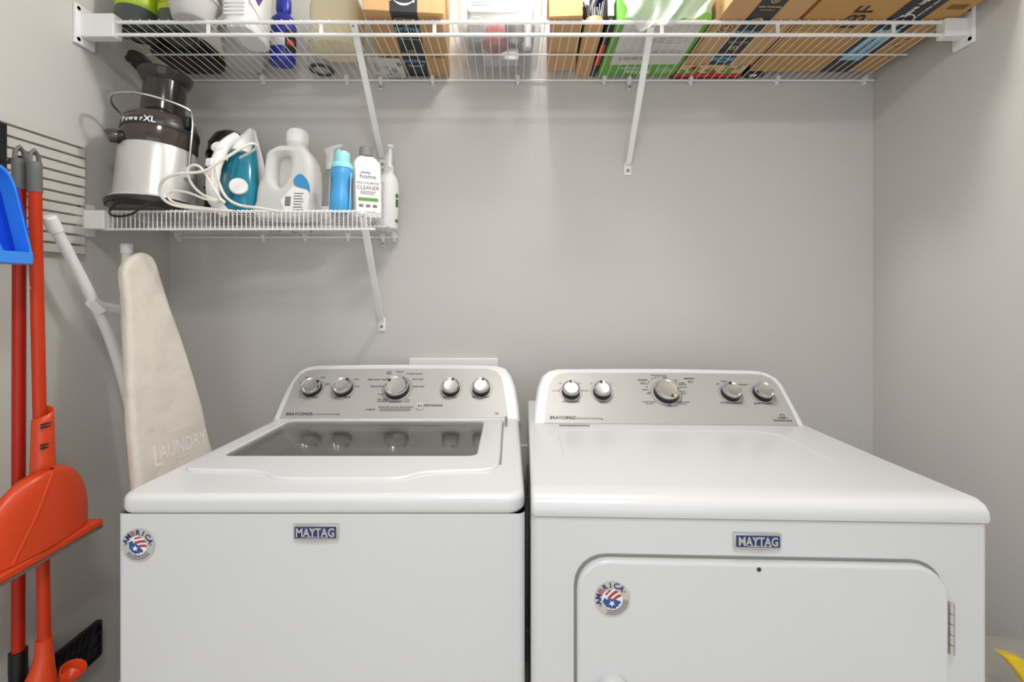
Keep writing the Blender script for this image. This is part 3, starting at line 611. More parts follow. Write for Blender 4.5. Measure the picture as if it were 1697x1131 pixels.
MB().lathe([(.0345, .05), (.0348, .052), (.0348, .13), (.0345, .132)], 20, sx=1, sy=1).build('wrap_label', 'label', b3, **L)
mb = MB()
for a0, z0, z1 in ((-22, .10, .112), (-20, .07, .095), (-18, .02, .03)): mb.box(-.006, .006, 0, z1-z0, 0, .0006, frame(Vector((.0350*math.cos(R(a0)), .0350*math.sin(R(a0)), z0)), (-math.sin(R(a0)), math.cos(R(a0)), 0), (0, 0, 1)))
mb.build('label_print', 'olive', b3, smooth=False, **L)
pk = low('flat_packet', 'flat packet with blue print lying behind the jug on the short shelf', 'packet', -.725, 1.44)
MB().box(-.092, .092, -.04, .04, .0005, .006).build('packet_body', 'label', pk, bevel=.002, **L)
mb = MB(); rn = random.Random(3)
for k in range(26):
    x, y, r = rn.uniform(-.08, .08), rn.uniform(-.03, .03), rn.uniform(.004, .011)
    mb.shape([[(x+r*rn.uniform(.5, 1)*math.cos(a*.785), y+r*rn.uniform(.5, 1)*math.sin(a*.785)) for a in range(8)]], .0004, 0, frame(Vector((0, 0, .0002)), (1, 0, 0), (0, -1, 0)))
mb.build('packet_print', 'blue_ink', pk, smooth=False, **L)

# ------------------------------------------------------------------ things on the upper shelf (seen from below through the wires)
def up(name, label, cat, x, y, rz=0, group=None, dz=0): return thing(name, label, cat, (x, y, zu(y)+dz), TU, rz, group)
def under(z=-.0004): return frame(Vector((0, 0, z)), (1, 0, 0), (0, -1, 0))
for i, (x, y, lab) in enumerate(((-1.066, 1.265, 'lime green canister with a charcoal base at the far left of the long shelf'), (-.962, 1.285, 'lime green canister with a charcoal base just left of the stacked clear tubs'))):
    t = up('canister', lab, 'canister', x, y, group='lime green canisters on the long shelf')
    MB().lathe([(.044, 0), (.050, .004), (.050, .062), (.049, .066)], 32).build('base', 'char', t, **L)
    MB().lathe([(.0495, .060), (.0505, .064), (.0505, .20), (.046, .205), (0, .205)], 32).build('wrap', 'lime', t, **L)
    mb = MB()
    for k in range(9):
        for s in range(4):
            a = R(-118+12*s); mb.box(-.004, .004, 0, .0016, 0, .0004, frame(Vector((.0508*math.cos(a), .0508*math.sin(a), .078+.006*k)), (-math.sin(a), math.cos(a), 0), (0, 0, 1)))
    mb.build('wrap_print', 'olive', t, smooth=False, **L)
    MB().lathe([(.046, -.0005), (.046, .002), (.036, .002), (.036, -.0005), (.046, -.0005)], 32, cap=False).build('base_ring', 'black', t, **L)
t = up('zip_case', 'black case lying at the back of the long shelf behind the canisters', 'case', -1.022, 1.41)
MB().shape([rrect(-.085, .085, -.075, .075, .04)], .05, .012, T((0, 0, .026))).build('case_body', 'black', t, **L)
MB().shape([rrect(-.087, .087, -.077, .077, .042), rrect(-.08, .08, -.07, .07, .036)], .004, .001, T((0, 0, .026))).build('zipper', 'dark', t, **L)
def tub(x, y, dz, lab, r=.062, h=.06, g='nested clear food tubs'):
    t = up('food_tub', lab, 'tub', x, y, group=g, dz=dz)
    MB().lathe([(0, 0), (r*.70, 0), (r*.76, .004), (r*.97, h-.004), (r*1.04, h-.003), (r*1.06, h), (r*1.0, h), (r*.94, h-.006), (r*.73, .006), (0, .004)], 36).build('tub_wall', 'frost', t, **L)
    MB().lathe([(r*1.03, h-.005), (r*1.07, h-.003), (r*1.07, h+.001), (r*1.0, h+.001)], 36).build('tub_rim', 'frost', t, **L)
tub(-.868, 1.212, 0, 'clear food tub, lowest of the nested stack on the long shelf')
tub(-.868, 1.212, .019, 'clear food tub nested second in the stack on the long shelf')
tub(-.868, 1.212, .038, 'clear food tub at the top of the nested stack on the long shelf')
tub(-.848, 1.415, 0, 'clear food tub standing alone behind the nested stack', .072, .09)
t = up('wipes_container', 'white ribbed plastic container with a purple label on the long shelf', 'container', -.758, 1.285)
MB().lathe([(.045, 0), (.048, .004), (.050, .20), (.046, .206), (0, .206)], 28, sx=.74, sy=1.35, sq=5).build('body', 'whitep', t, **L)
for k in range(16): MB().box(-.030, .026, -.0690, -.0645, .03+.011*k, .036+.011*k).build('rib', 'whitep', t, bevel=.001, **L)
FR = frame(Vector((.0372, 0, 0)), (0, 1, 0), (0, 0, 1))
MB().shape([[(-.06, .07), (.02, .045), (.045, .08), (.045, .18), (-.03, .19), (-.055, .13)]], .0008, 0, FR).build('side_label', 'label', t, **L)
MB().shape([[(-.055, .10), (-.02, .085), (.0, .12), (-.03, .17), (-.055, .17)]], .0006, 0, FR @ T((0, 0, .0006))).build('label_print', 'purple', t, **L)
t = up('cobalt_bottle', 'cobalt blue squeeze bottle with a white and orange label on the long shelf', 'bottle', -.728, 1.415)
MB().lathe([(.034, 0), (.038, .006), (.039, .12), (.036, .142), (.024, .158), (.018, .165), (.0225, .175), (.022, .21), (.018, .215), (0, .215)], 28, sx=1.05, sy=.82).build('body', 'cobalt', t, **L)
mb = MB()
def wraps(mb, r, a0, a1, z0, z1, sx, sy, n=10):
    vs = [(r*math.cos(R(a0+(a1-a0)*i/n))*sx, r*math.sin(R(a0+(a1-a0)*i/n))*sy, z) for z in (z0, z1) for i in range(n+1)]
    return mb.add(vs, [(i, i+1, n+2+i, n+1+i) for i in range(n)])
wraps(MB(), .0396, -130, -60, .045, .085, 1.05, .82).build('front_label', 'label', t, solid=.0006, **L)
wraps(MB(), .0398, -58, 0, .03, .10, 1.05, .82).build('side_label', 'ink', t, solid=.0006, **L)
wraps(MB(), .0402, -52, -15, .05, .068, 1.05, .82).build('orange_print', 'orange', t, solid=.0006, **L)
t = up('cream_jug', 'cream translucent jug left of the small branded carton on the long shelf', 'jug', -.525, 1.345)
MB().lathe([(.058, 0), (.066, .008), (.068, .12), (.060, .15), (.032, .175), (.026, .18)], 32, sx=1.1, sy=1.0, sq=3).build('body', 'cjug', t, **L)
MB().lathe([(.026, .178), (.027, .181), (.026, .21), (0, .212)], 24).build('cap', 'whitep', t, **L)
t = up('glass_jar', 'clear jar with a dark ring base behind the cream jug', 'jar', -.618, 1.452)
MB().lathe([(.040, .001), (.044, .004), (.046, .08), (.036, .10), (.036, .115)], 30).build('jar_wall', 'clear', t, **L)
MB().lathe([(.038, 0), (.038, .005), (.027, .005), (.025, 0), (.038, 0)], 30, cap=False).build('base_ring', 'dark', t, **L)
# cartons
def carton(name, label, x, y, rz, sx, sy, sz, m, dz=0, group=None):
    t = up(name, label, 'box', x, y, rz, group, dz)
    MB().box(-sx/2, sx/2, -sy/2, sy/2, 0, sz).build('carton_body', m, t, bevel=.0015, **L)
    return t
def tape_words(t, items, m, name='tape_lettering'):
    for x, y, tx, s in items: MB().text(tx, s, under() @ T((x, -y, .0010)), bold=.01).build(name, m, t, smooth=False, **L)
def smile(mb, x, y, w_, m0):
    pts = [Vector((x-w_/2+w_*i/10, y-.25*w_*(1-(2*i/10-1)**2)*.6, 0)) for i in range(11)]
    up_ = [(p.x, p.y) for p in pts]; lo = [(p.x, p.y-.10*w_*(1-abs(2*i/10-1)**2)-.001) for i, p in enumerate(pts)]
    mb.shape([up_+lo[::-1]], .0003, 0, m0); mb.shape([[(x+w_*.42, y-.01*w_), (x+w_*.56, y+.06*w_), (x+w_*.53, y-.12*w_)]], .0003, 0, m0)
t = carton('branded_carton', 'brown carton with black printed tape between the cream jug and the clear bin', -.298, 1.337, R(5), .212, .325, .26, 'card', .007)
tp = MB().box(-.036, .036, -.1635, .1625, -.0006, .0002).box(-.036, .036, -.1632, -.1625, 0, .26).build('tape', 'tape', t, **L)
tape_words(tp, [(0, .068, 'prime', .030), (0, -.092, 'prime', .030)], 'pblue'); tape_words(tp, [(0, .028, 'fast, free delivery', .009), (0, -.045, 'video streaming', .009), (0, .10, 'music listening', .008), (0, -.135, 'photo storage', .009)], 'tan', 'tape_small_lettering')
mb = MB(); smile(mb, 0, -.088, .05, under() @ T((0, 0, .001))); smile(mb, 0, .075, .05, under() @ T((0, 0, .001))); mb.build('smile_mark', 'pblue', tp, smooth=False, **L)
mb = MB()
for y in (-.02, .118): mb.shape([circ(0, y, .011, 20), circ(0, y, .0085, 20)], .0003, 0, under() @ T((0, 0, .001))).shape([[(-.003, y-.005), (-.003, y+.005), (.006, y)]], .0003, 0, under() @ T((0, 0, .001)))
mb.build('play_mark', 'tan', tp, smooth=False, **L)
FFr = frame(Vector((0, -.1634, 0)), (1, 0, 0), (0, 0, 1)); mb = MB().text('prime', .032, FFr @ T((0, .045, .0008)), bold=.01); smile(mb, 0, .03, .052, FFr @ T((0, 0, .0008))); mb.build('front_tape_lettering', 'whiteink', tp, smooth=False, **L)
mb = MB()
for x, y, r in ((-.072, -.055, .022), (.075, -.04, .0)):
    if r: mb.shape([circ(x, y, r, 20), circ(x, y, r*.85, 20)], .0003, 0, under()).shape([circ(x, y, r*.5, 20), circ(x, y, r*.3, 20)], .0003, 0, under())
    else:
        for k in range(6): mb.box(x-.02+.007*k, x-.016+.007*k, -y-.008, -y+.008, -.0004, 0)
mb.build('carton_print', 'brown', t, smooth=False, **L)
t = up('patterned_card', 'white card patterned with handwriting under the branded carton', 'card', -.40, 1.44, R(4), dz=.0)
MB().box(-.052, .052, -.058, .055, .0002, .0035).build('card_sheet', 'paper', t, **L)
mb = MB(); rn = random.Random(11)
for k in range(22):
    x, y = rn.uniform(-.043, .043), rn.uniform(-.048, .045); q = rn.choice([0, 1, 2])
    mo = under(-.0001) @ T((x, y, .0003)) @ Matrix.Rotation(rn.uniform(-.6, .6), 4, 'Z')
    if q == 0: mb.shape([circ(0, 0, .007, 14), circ(0, 0, .0055, 14)], .0002, 0, mo)
    elif q == 1: mb.tube([mo @ Vector((-.009+.0015*i, .0035*math.sin(i*1.3), 0)) for i in range(13)], .0004, 4)
    else: mb.tube([mo @ Vector((.006*math.cos(i*.6)*(1-i*.03), .006*math.sin(i*.6)*(1-i*.03), 0)) for i in range(12)], .0004, 4)
mb.build('card_script', 'ink', t, smooth=False, **L)
# clear bin with its contents
t = up('storage_bin', 'clear plastic storage bin with a paper label in the middle of the long shelf', 'storage bin', -.03, 1.342)
def ringr(z, k): return [(x*k, y*k, z) for x, y in rrect(-.117, .117, -.122, .120, .018, 4)]
MB().loft([ringr(.0, 1), ringr(.004, 1.01), ringr(.20, 1.10), ringr(.20, 1.085), ringr(.006, .985), ringr(.004, .97)]).build('bin_wall', 'clear', t, **L)
MB().loft([ringr(.196, 1.10), ringr(.196, 1.15), ringr(.206, 1.15), ringr(.206, 1.10)], cap=False).build('bin_rim', 'clear', t, **L)
Fb = frame(Vector((-.005, -.128, .02)), (1, 0, -.02), (0, -.065, 1))
lb = MB().shape([rrect(-.082, .062, .012, .105, .008)], .0006, 0, Fb).build('paper_label', 'paper', t, **L)
mb = MB(); rn = random.Random(5)
for k in range(8): mb.box(-.074, -.005-.01*rn.random(), .03+.008*k, .0312+.008*k, .0004, .0007, Fb)
for k in range(12): mb.box(.0+.0045*k, .001+.0045*k, .045, .092, .0004, .0007, Fb)
mb.build('label_print', 'greyink', lb, smooth=False, **L)
MB().shape([rrect(-.03, .03, .120, .15, .003)], .0006, 0, Fb).build('sticky_note', mat('pale_yellow_note', 'eadf9c', .7), t, **L)
def inb(name, label, cat, x, y, mbd, m, dz=.008):
    o = mbd.build(name, m, world=True); o.location = Vector((x, y, zu(y)+dz)) + Vector((0, 0, 0)); W[o.name] = T(o.location); return tag(o, label, cat)
inb('cloth_pouch', 'red cloth pouch inside the clear storage bin', 'pouch', -.045, 1.345, MB().lathe([(.034, 0), (.048, .012), (.046, .04), (.026, .062), (0, .066)], 20, sx=1.0, sy=.75), 'pink')
inb('white_jar', 'white round jar inside the clear storage bin', 'jar', -.098, 1.29, MB().lathe([(.024, 0), (.026, .004), (.026, .045), (.022, .05), (0, .05)], 22), 'whitep')
inb('tape_roll', 'grey roll of tape inside the clear storage bin', 'tape roll', .013, 1.30, MB().lathe([(.018, 0), (.028, 0), (.029, .04), (.018, .03), (.018, 0)], 24, cap=False), 'grey')
inb('tube_bottle', 'white tube inside the clear storage bin', 'tube', .05, 1.345, MB().lathe([(.012, 0), (.014, .003), (.014, .075), (.009, .085), (0, .086)], 18), 'whitep')
inb('printed_pack', 'printed white pack inside the clear storage bin', 'pack', -.03, 1.42, MB().box(-.055, .055, -.02, .025, 0, .035), 'label')
inb('light_block_cloth', 'grey cloth block added at the back of the clear storage bin to stop light', 'cloth', -.03, 1.41, MB().shape([rrect(-.105, .105, -.04, .045, .02)], .13, .02, T((0, 0, .115))), 'grey', .05)  # filler added so lamp light doesn't pass through the clear bin
# narrow carton, brush, book
t = carton('narrow_carton', 'narrow plain brown carton right of the clear bin', .156, 1.318, R(-3.5), .09, .27, .22, 'card')
MB().box(-.040, .040, -.136, -.134, .14, .20, Matrix.Rotation(R(8), 4, 'X')).build('open_flap', 'card', t, **L)
t = up('scrub_brush', 'wooden scrub brush with black bristles lying on the long shelf', 'brush', .236, 1.352, R(-2))
MB().shape([rrect(-.0265, .0265, -.145, .145, .0264, 8)], .022, .005, T((0, 0, .011))).build('brush_back', 'wood', t, **L)
mb = MB(); rn = random.Random(2)
for i in range(9):
    for k in range(22):
        x, y = -.022+.0055*i+rn.uniform(-.001, .001), -.13+.011*k+rn.uniform(-.002, .002)
        mb.tube([(x, y, .02), (x*1.25+rn.uniform(-.004, .004), y+rn.uniform(-.005, .005), .062+rn.uniform(-.006, .006))], [.0034, .0022], 5)
tag(mb.build('bristles', 'black', t, **L), kind='stuff')
t = up('bound_book', 'black and red book standing right of the scrub brush', 'book', .2745, 1.36, 0)
MB().box(-.008, .008, -.15, .13, 0, .19).build('cover', 'black', t, bevel=.001, **L)
MB().box(-.0075, .0085, -.05, .06, -.0008, .0002).build('cover_print', 'rr', t, **L)
MB().box(-.0085, .0086, -.1508, -.1498, .02, .17).build('spine_label', 'label', t, **L)
t = up('striped_pack', 'blue and white striped pack lying on the bristles of the scrub brush', 'pack', .246, 1.27, R(4), dz=.069)
for k in range(8): MB().box(-.0075, .0075, -.05, .05, .001+.022*k, .023+.022*k).build('stripe', ('navy', 'label')[k % 2], t, **L)
# green carton with a paper sheet and a plastic bag
t = up('green_carton', 'green carton with white upside-down lettering lying on the long shelf', 'box', .418, 1.347, R(0), dz=.003)
MB().box(-.128, .128, -.146, .143, 0, .07).build('carton_body', 'green', t, bevel=.002, **L)
mo = lambda x, y: frame(Vector((x, y, -.0004)), (-1, 0, 0), (0, 1, 0))
mb = MB().text('SurSeal', .030, mo(.0, .118), bold=.01).text('Resealable', .020, mo(-.02, .096))
mb.shape([[(x*1.7, y) for x, y in circ(0, 0, .014, 24)], [(x*1.7, y) for x, y in circ(0, 0, .0125, 24)]], .0003, 0, mo(.082, .108)); smile(mb, 0, .004, .03, mo(.082, .108))
mb.build('carton_lettering', 'whiteink', t, smooth=False, **L)
sh = up('instruction_sheet', 'white instruction sheet lying under the green carton', 'paper', .42, 1.325, R(-1))
MB().box(-.105, .112, -.124, .092, .0006, .002).build('sheet', 'paper', sh, **L)
mb = MB()
for k in range(2):
    c0 = Vector((.04, -.035+.06*k, .0003)); pts = [c0+Vector((.055*math.cos(a*.35), .012*math.sin(a*.35)*(1+.4*math.cos(a*.35)), 0)) for a in range(18)]
    mb.tube(pts, .0005, 4, closed=True); mb.tube([c0+Vector((-.04+.012*i, .004*math.sin(i*2.1), 0)) for i in range(8)], .0004, 4)
for k in range(3): mb.box(-.085, -.01, .062-.005*k, .0632-.005*k, .0001, .0005)
mb.build('line_drawings', 'greyink', sh, smooth=False, **L)
rn = random.Random(9)
def bagf(u, v):
    x = .295+.245*u+.012*math.sin(9*v+3*u); s = v*.34
    if s < .12: y, z = 1.255-s*.625, 2.092+.016*math.sin(7*u+1)+.010*math.sin(23*u+11*v)
    elif s < .16: q = (s-.12)/.04; y, z = 1.18-.012*math.sin(q*1.5), 2.092-.03*q+.010*math.sin(17*u+3)
    else: q = (s-.16)/.18; y, z = 1.166+.009*math.sin(14*u+5*q), 2.062-(.092+.02*math.sin(5*u)+.014*u)*q+.006*math.sin(21*u)
    return (x, y+.006*math.sin(31*u+8*v), z)
bg = MB().grid(bagf, 50, 30).build('plastic_bag', 'bag', None, solid=.0006)
tag(bg, 'thin clear plastic bag draped over the front rail on the green carton', 'bag')
def bag2(u, v):
    a = 2*math.pi*u; zz = 2.062+.075*v; k = math.sin(math.pi*min(1, .12+.8*v))**.5
    return (.42+(.115+.01*math.sin(5*a))*math.cos(a)*k, 1.365+(.085+.008*math.sin(7*a))*math.sin(a)*k, zz)
bk = MB().grid(bag2, 40, 10).build('filled_bag', 'paper', None); tag(bk, 'grey and white filled bag with a black print resting on the green carton', 'bag')
MB().text('USE', .03, frame(Vector((.345, 1.275, 2.11)), (1, -.02, 0), (0, .25, 1)), bold=.03).build('bag_lettering', 'ink', bk, smooth=False)
# second branded carton, gift bag, maroon box, big carton
t = carton('branded_carton', 'brown carton with slanting black printed tape right of the green carton', .668, 1.245, R(1.5), .215, .345, .24, 'card', .001)
tp = MB().box(-.034, .034, -.1735, .1725, -.0006, .0002).build('tape', 'tape', t, **L)
tape_words(tp, [(0, .005, 'prime', .032), (0, .135, 'prime', .030)], 'pblue'); tape_words(tp, [(0, -.10, 'video streaming', .0095), (0, -.088, 'movies & shows', .006), (0, .052, 'fast, free delivery', .0085), (0, -.05, 'music', .011)], 'tan', 'tape_small_lettering')
mb = MB(); smile(mb, 0, -.013, .052, under() @ T((0, 0, .001))); smile(mb, 0, -.143, .05, under() @ T((0, 0, .001))); mb.build('smile_mark', 'pblue', tp, smooth=False, **L)
mb = MB()
for y in (.125, -.08): mb.shape([circ(0, y, .011, 20), circ(0, y, .0085, 20)], .0003, 0, under() @ T((0, 0, .001))).shape([[(-.003, y-.005), (-.003, y+.005), (.006, y)]], .0003, 0, under() @ T((0, 0, .001)))
mb.shape([circ(0, .045, .012, 14, 0, 180)+circ(0, .045, .0095, 14, 0, 180)[::-1]], .0003, 0, under() @ T((0, 0, .001))); mb.build('play_mark', 'tan', tp, smooth=False, **L)
mb = MB().shape([circ(-.07, .01, .024, 20), circ(-.07, .01, .021, 20)], .0003, 0, under()).shape([circ(-.07, .01, .014, 20), circ(-.07, .01, .010, 20)], .0003, 0, under())
for k in range(6): mb.box(.055+.007*k, .059+.007*k, .015, .03, -.0004, 0)
mb.build('carton_print', 'brown', t, smooth=False, **L)
t = up('gift_bag', 'kraft gift bag with red and green leaf print behind the branded carton', 'gift bag', .665, 1.447, R(0))
MB().box(-.115, .10, -.024, .024, 0, .20).build('bag_body', 'tan2', t, bevel=.002, **L)
rn = random.Random(21)
for mname, nm in (('rr', 'red_leaf_print'), ('gg', 'green_leaf_print')):
    mb = MB()
    for k in range(9):
        x, y = rn.uniform(-.10, .085), rn.uniform(-.018, .018); a = rn.uniform(0, 3); l_ = rn.uniform(.012, .02)
        mb.shape([[(l_*math.cos(q*.785)*1.0, l_*.45*math.sin(q*.785)) for q in range(8)]], .0003, 0, under() @ T((x, y, .0003 if mname == 'rr' else .0006)) @ Matrix.Rotation(a, 4, 'Z'))
    mb.build(nm, mname, t, smooth=False, **L)
t = up('maroon_box', 'slim maroon box against the wall behind the gift bag', 'box', .66, 1.489)
MB().box(-.12, .11, -.015, .015, 0, .15).build('box_body', 'maroon', t, bevel=.001, **L)
MB().box(-.11, .10, -.0152, .0, -.0006, .0004).build('box_print', 'rr', t, **L)
t = up('black_pouch', 'small black pouch beside the gift bag at the back of the shelf', 'pouch', .81, 1.484)
MB().shape([catmull([(-.03, -.016), (.015, -.018), (.04, .0), (.03, .018), (-.025, .018)], 4, True)], .04, .006, T((0, 0, .022))).build('pouch_body', 'black', t, **L)
MB().box(-.01, .012, -.006, .004, -.0004, .003).build('pouch_tag', 'label', t, **L)
t = carton('large_carton', 'large brown carton printed 18F at the right end of the long shelf', .995, 1.262, R(0.6), .410, .40, .30, 'card2', .002)
tp = MB().box(.02, .115, -.2005, .1995, -.0006, .0002).build('tape', 'tape', t, **L)
MB().box(.035, .10, -.02, .13, -.0012, -.0004).build('blue_tape_field', 'btape', tp, **L)
ud = lambda x, y: frame(Vector((x, y, -.0012)), (0, -1, 0), (-1, 0, 0))
MB().text('Save up to', .024, ud(.055, -.125), bold=.015).text('on everyday essentials', .011, ud(.09, -.115)).shape([[(x*1.4, y) for x, y in circ(0, 0, .03, 24)], [(x*1.4, y) for x, y in circ(0, 0, .028, 24)]], .0003, 0, ud(.067, -.045)).text('daily', .018, ud(.067, -.045)).build('tape_lettering', 'whiteink', tp, smooth=False, **L)
MB().text('amazon', .026, ud(.06, .06), bold=.02).text('subscribe', .014, ud(.085, .06)).build('blue_tape_lettering', 'ink', tp, smooth=False, **L)
MB().text('18F  E', .072, ud(-.065, -.105), sx=1.0).build('carton_lettering', 'ink', t, smooth=False, **L)
MB().shape([circ(.155, -.04, .02, 20), circ(.155, -.04, .017, 20)], .0003, 0, under()).build('carton_mark', 'brown', t, smooth=False, **L)
mb = MB()
for k in range(6): mb.box(.14+.008*k, .145+.008*k, -.125, -.105, -.0005, 0)
mb.build('carton_print', 'brown', t, smooth=False, **L)

# ------------------------------------------------------------------ left wall: slat panel, mop, broom, dust pans, ironing board
sp = thing('slat_panel', 'grey slatted tool panel mounted on the left wall', 'slat panel', (XL, 1.0, 1.352))
MB().box(XL, XL+.006, .70, 1.182, 1.355, 1.653).build('backing', 'slat', sp)
s0 = MB().box(XL+.004, XL+.018, .70, 1.192, 1.3520, 1.3728).build('slat', 'slat', sp, bevel=.001)
for k in range(1, 12):
    c = s0.copy(); COL.objects.link(c); c.location = Vector(s0.location)+Vector((0, 0, .0259*k)); W[c.name] = W[sp.name]
hk = thing('tool_hook', 'black metal hook on the slatted panel holding the poles', 'hook', (XL+.02, .985, 1.53))
MB().box(XL+.018, XL+.022, .965, 1.003, 1.525, 1.632).build('hook_plate', 'black', hk, bevel=.001)
MB().tube(catmull([(XL+.02, .98, 1.545), (XL+.05, .98, 1.540), (XL+.055, .982, 1.546), (XL+.075, .982, 1.552)], 5), .004, 8).build('hook_arm', 'black', hk)
def pole(root, a, b, m, r=.0112):
    MB().tube([a, b], r, 16).build('pole', m, root)
    d = (a-b).normalized(); g0 = a-d*.002
    g = MB().tube([g0-d*.0, g0+d*.05, g0+d*.066, g0+d*.068], [r*1.12, r*1.12, r*1.16, r*1.05], 16).build('grip', 'grip', root)
    MB().tube([g0+d*.064+Vector((0, -r*.9, 0)), g0+d*.085+Vector((0, -r*.75, 0)), g0+d*.095, g0+d*.085+Vector((0, r*.75, 0)), g0+d*.064+Vector((0, r*.9, 0))], .0042, 8).build('hang_loop', 'grip', g)
mp = thing('flat_mop', 'flat mop with a dark red pole and a black ribbed plate hanging by the wall', 'mop', (-1.085, .98, .25))
pole(mp, Vector((-1.085, .98, 1.482)), Vector((-1.088, .98, .44)), 'dred')
MB().tube([(-1.088, .98, .46), (-1.088, .98, .42), (-1.09, .985, .36), (-1.10, .99, .33)], [.0155, .0155, .016, .013], 16).build('pole_socket', 'black', mp)
mpl = MB().shape([rrect(.80, 1.222, .252, .352, .008)], .008, .002, frame(Vector((-1.132, 0, 0)), (0, 1, 0), (0, 0, 1))).build('mop_plate', 'black', mp)
Fm = frame(Vector((-1.127, 0, 0)), (0, 1, 0), (0, 0, 1))
MB().shape([rrect(.80, 1.222, .252, .352, .008), rrect(.806, 1.216, .258, .346, .006)], .007, .001, Fm).build('plate_rim', 'black', mpl)
for k in range(1, 22): MB().box(-.0014, .0014, -.046, .046, -.001, .006, Fm @ T((.825+.017*k, .302, 0)) @ Matrix.Rotation(R(-18), 4, 'Z')).build('plate_rib', 'dark', mpl)
for z in (.285, .32): MB().box(.806, 1.216, z-.0012, z+.0012, -.001, .005, Fm).build('plate_crossbar', 'dark', mpl)
br = thing('push_broom', 'broom with a bright orange-red pole hung beside the flat mop', 'broom', (-1.03, .98, .16))
pole(br, P(58, 318, .985), P(74, 1075, .985), 'red')
MB().text('o', .014, frame(P(56, 468, .985)+Vector((.0085, -.0085, 0)), (.75, .66, 0), (0, 0, 1))).text('cedar', .0075, frame(P(57, 477, .985)+Vector((.0085, -.0085, 0)), (.75, .66, 0), (0, 0, 1)), sx=.8).build('pole_lettering', 'linen_ink', br, smooth=False)
q = P(73, 1085, .985)
MB().tube([q+Vector((0, 0, .035)), q+Vector((0, 0, .0)), q+Vector((.0, -.004, -.03)), q+Vector((.0, -.012, -.07)), q+Vector((0, -.02, -.12))], [.0145, .0155, .021, .033, .04], 18).build('broom_socket', 'orange', br)
MB().lathe([(.006, -.01), (.02, 0), (.024, .018), (.022, .018), (.016, .002), (0, -.004)], 20, T(q+Vector((.038, .02, -.065))) @ Matrix.Rotation(R(25), 4, 'Y')).build('socket_cup', 'orange', br)
MB().shape([rrect(.86, 1.10, .23, .27, .012)], .05, .01, frame(Vector((-1.03, 0, 0)), (0, 1, 0), (0, 0, 1))).build('broom_block', 'orange', br)
mb = MB()
for i in range(5):
    for k in range(30): mb.tube([(-1.048+.009*i, .867+.0078*k, .235), (-1.052+.011*i, .855+.0088*k, .155)], .002, 4)
tag(mb.build('bristles', 'black', br), kind='stuff')
# orange dust pan clipped to the broom pole
dp_ = thing('upright_dustpan', 'orange-red dustpan with a grey rubber lip clipped onto the broom pole', 'dustpan', (-1.03, .99, .65))
X0 = -1.058
def pan(u, v):                                          # v 0 at the lip, 1 at the neck
    hw = .105*(1-v**2.6)**.55*(1-.06*v)+.014; yy = .952+.018*v+(u*2-1)*hw
    z = .70+.165*v
    bul = (1-abs(u*2-1)**2.4)
    return (X0+.031+(.036-.010*v)*bul**.6, yy, z)
MB().grid(pan, 28, 20).build('pan_shell', 'orange', dp_, solid=.003)
MB().add([pan(0, i/20) for i in range(21)]+[pan(1, i/20) for i in range(21)], [(i, i+1, 22+i, 21+i) for i in range(20)]).build('pan_back', 'orange', dp_, solid=.003)
MB().box(X0+.028, X0+.069, .826, 1.078, .686, .703).build('pan_lip', 'orange', dp_, bevel=.004)
MB().box(X0+.029, X0+.067, .825, 1.079, .679, .687).build('rubber_edge', 'rubber', dp_, bevel=.001)
MB().tube(catmull([pan(.5, .0)+Vector((.002, 0, 0)) if False else Vector(pan(.22, .04)), Vector(pan(.36, .5)), Vector(pan(.5, .97))], 6), .004, 8).build('pan_ridge', 'orange', dp_)
ctr = P(66, 735, .985)
so = MB(); prof = []
zc0, zc1 = .855, .985
vs = []; n = 20
for z, r in ((zc0-.03, .020), (zc0, .0195), (.93, .0175), (.962, .017), (zc1, .0165)):
    for i in range(n+1):
        a = R(-175+290*i/n); vs.append((-1.0385+r*math.cos(a), .985+r*math.sin(a), z+(.014*math.sin(a*.5) if z == zc1 else 0)))
so.add(vs, [(k*(n+1)+i, k*(n+1)+i+1, (k+1)*(n+1)+i+1, (k+1)*(n+1)+i) for k in range(4) for i in range(n)])
sk = so.build('pole_clip', 'orange', dp_, solid=.0025)
for z in (.91, .955):
    for k in range(2): MB().box(-1.024, -1.020, .965, .985, z+.007*k, z+.003+.007*k).build('clip_slot', 'ink', sk)
# blue dust pan
bp = thing('hand_dustpan', 'blue hand dustpan hanging in front of the poles', 'dustpan', (-1.0, .80, 1.31))
FBp = frame(Vector((-1.022, -.022, 0)), (0, 1, 0), (0, 0, 1))
po = catmull([(.655, 1.317), (.665, 1.40), (.69, 1.47), (.74, 1.50), (.80, 1.512), (.862, 1.508), (.895, 1.495), (.912, 1.462), (.922, 1.42), (.936, 1.36), (.944, 1.317)], 4)
po = [tuple(p) for p in po]; cxp, czp = .80, 1.39
inn = [(cxp+(y-cxp)*.965, max(1.3165, czp+(z-czp)*.965) if z > 1.33 else 1.3165) for y, z in po]
MB().shape([po], .004, .001, FBp).build('pan_plate', 'dblue', bp)
MB().shape([po, inn], .034, .001, FBp @ T((0, 0, .015))).build('pan_rim', 'blue', bp)
MB().loft([[(-1.0195, y, z) for y, z in ((.658, 1.318), (.896, 1.318), (.856, 1.42), (.830, 1.462), (.718, 1.462), (.698, 1.42))], [(-1.006, y, z) for y, z in ((.663, 1.318), (.891, 1.318), (.846, 1.41), (.823, 1.45), (.723, 1.45), (.708, 1.41))]]).build('pan_ramp', 'blue', bp, bevel=.002)
MB().box(-1.024, -.988, .635, .920, 1.310, 1.336).build('pan_lip', 'blue', bp, bevel=.003)
for k in range(18): MB().box(-.9905, -.988, (.8885+.0012*k), (.8915+.0012*k), 1.462-.0052*k, 1.4645-.0052*k).build('rim_rib', 'dblue', bp)
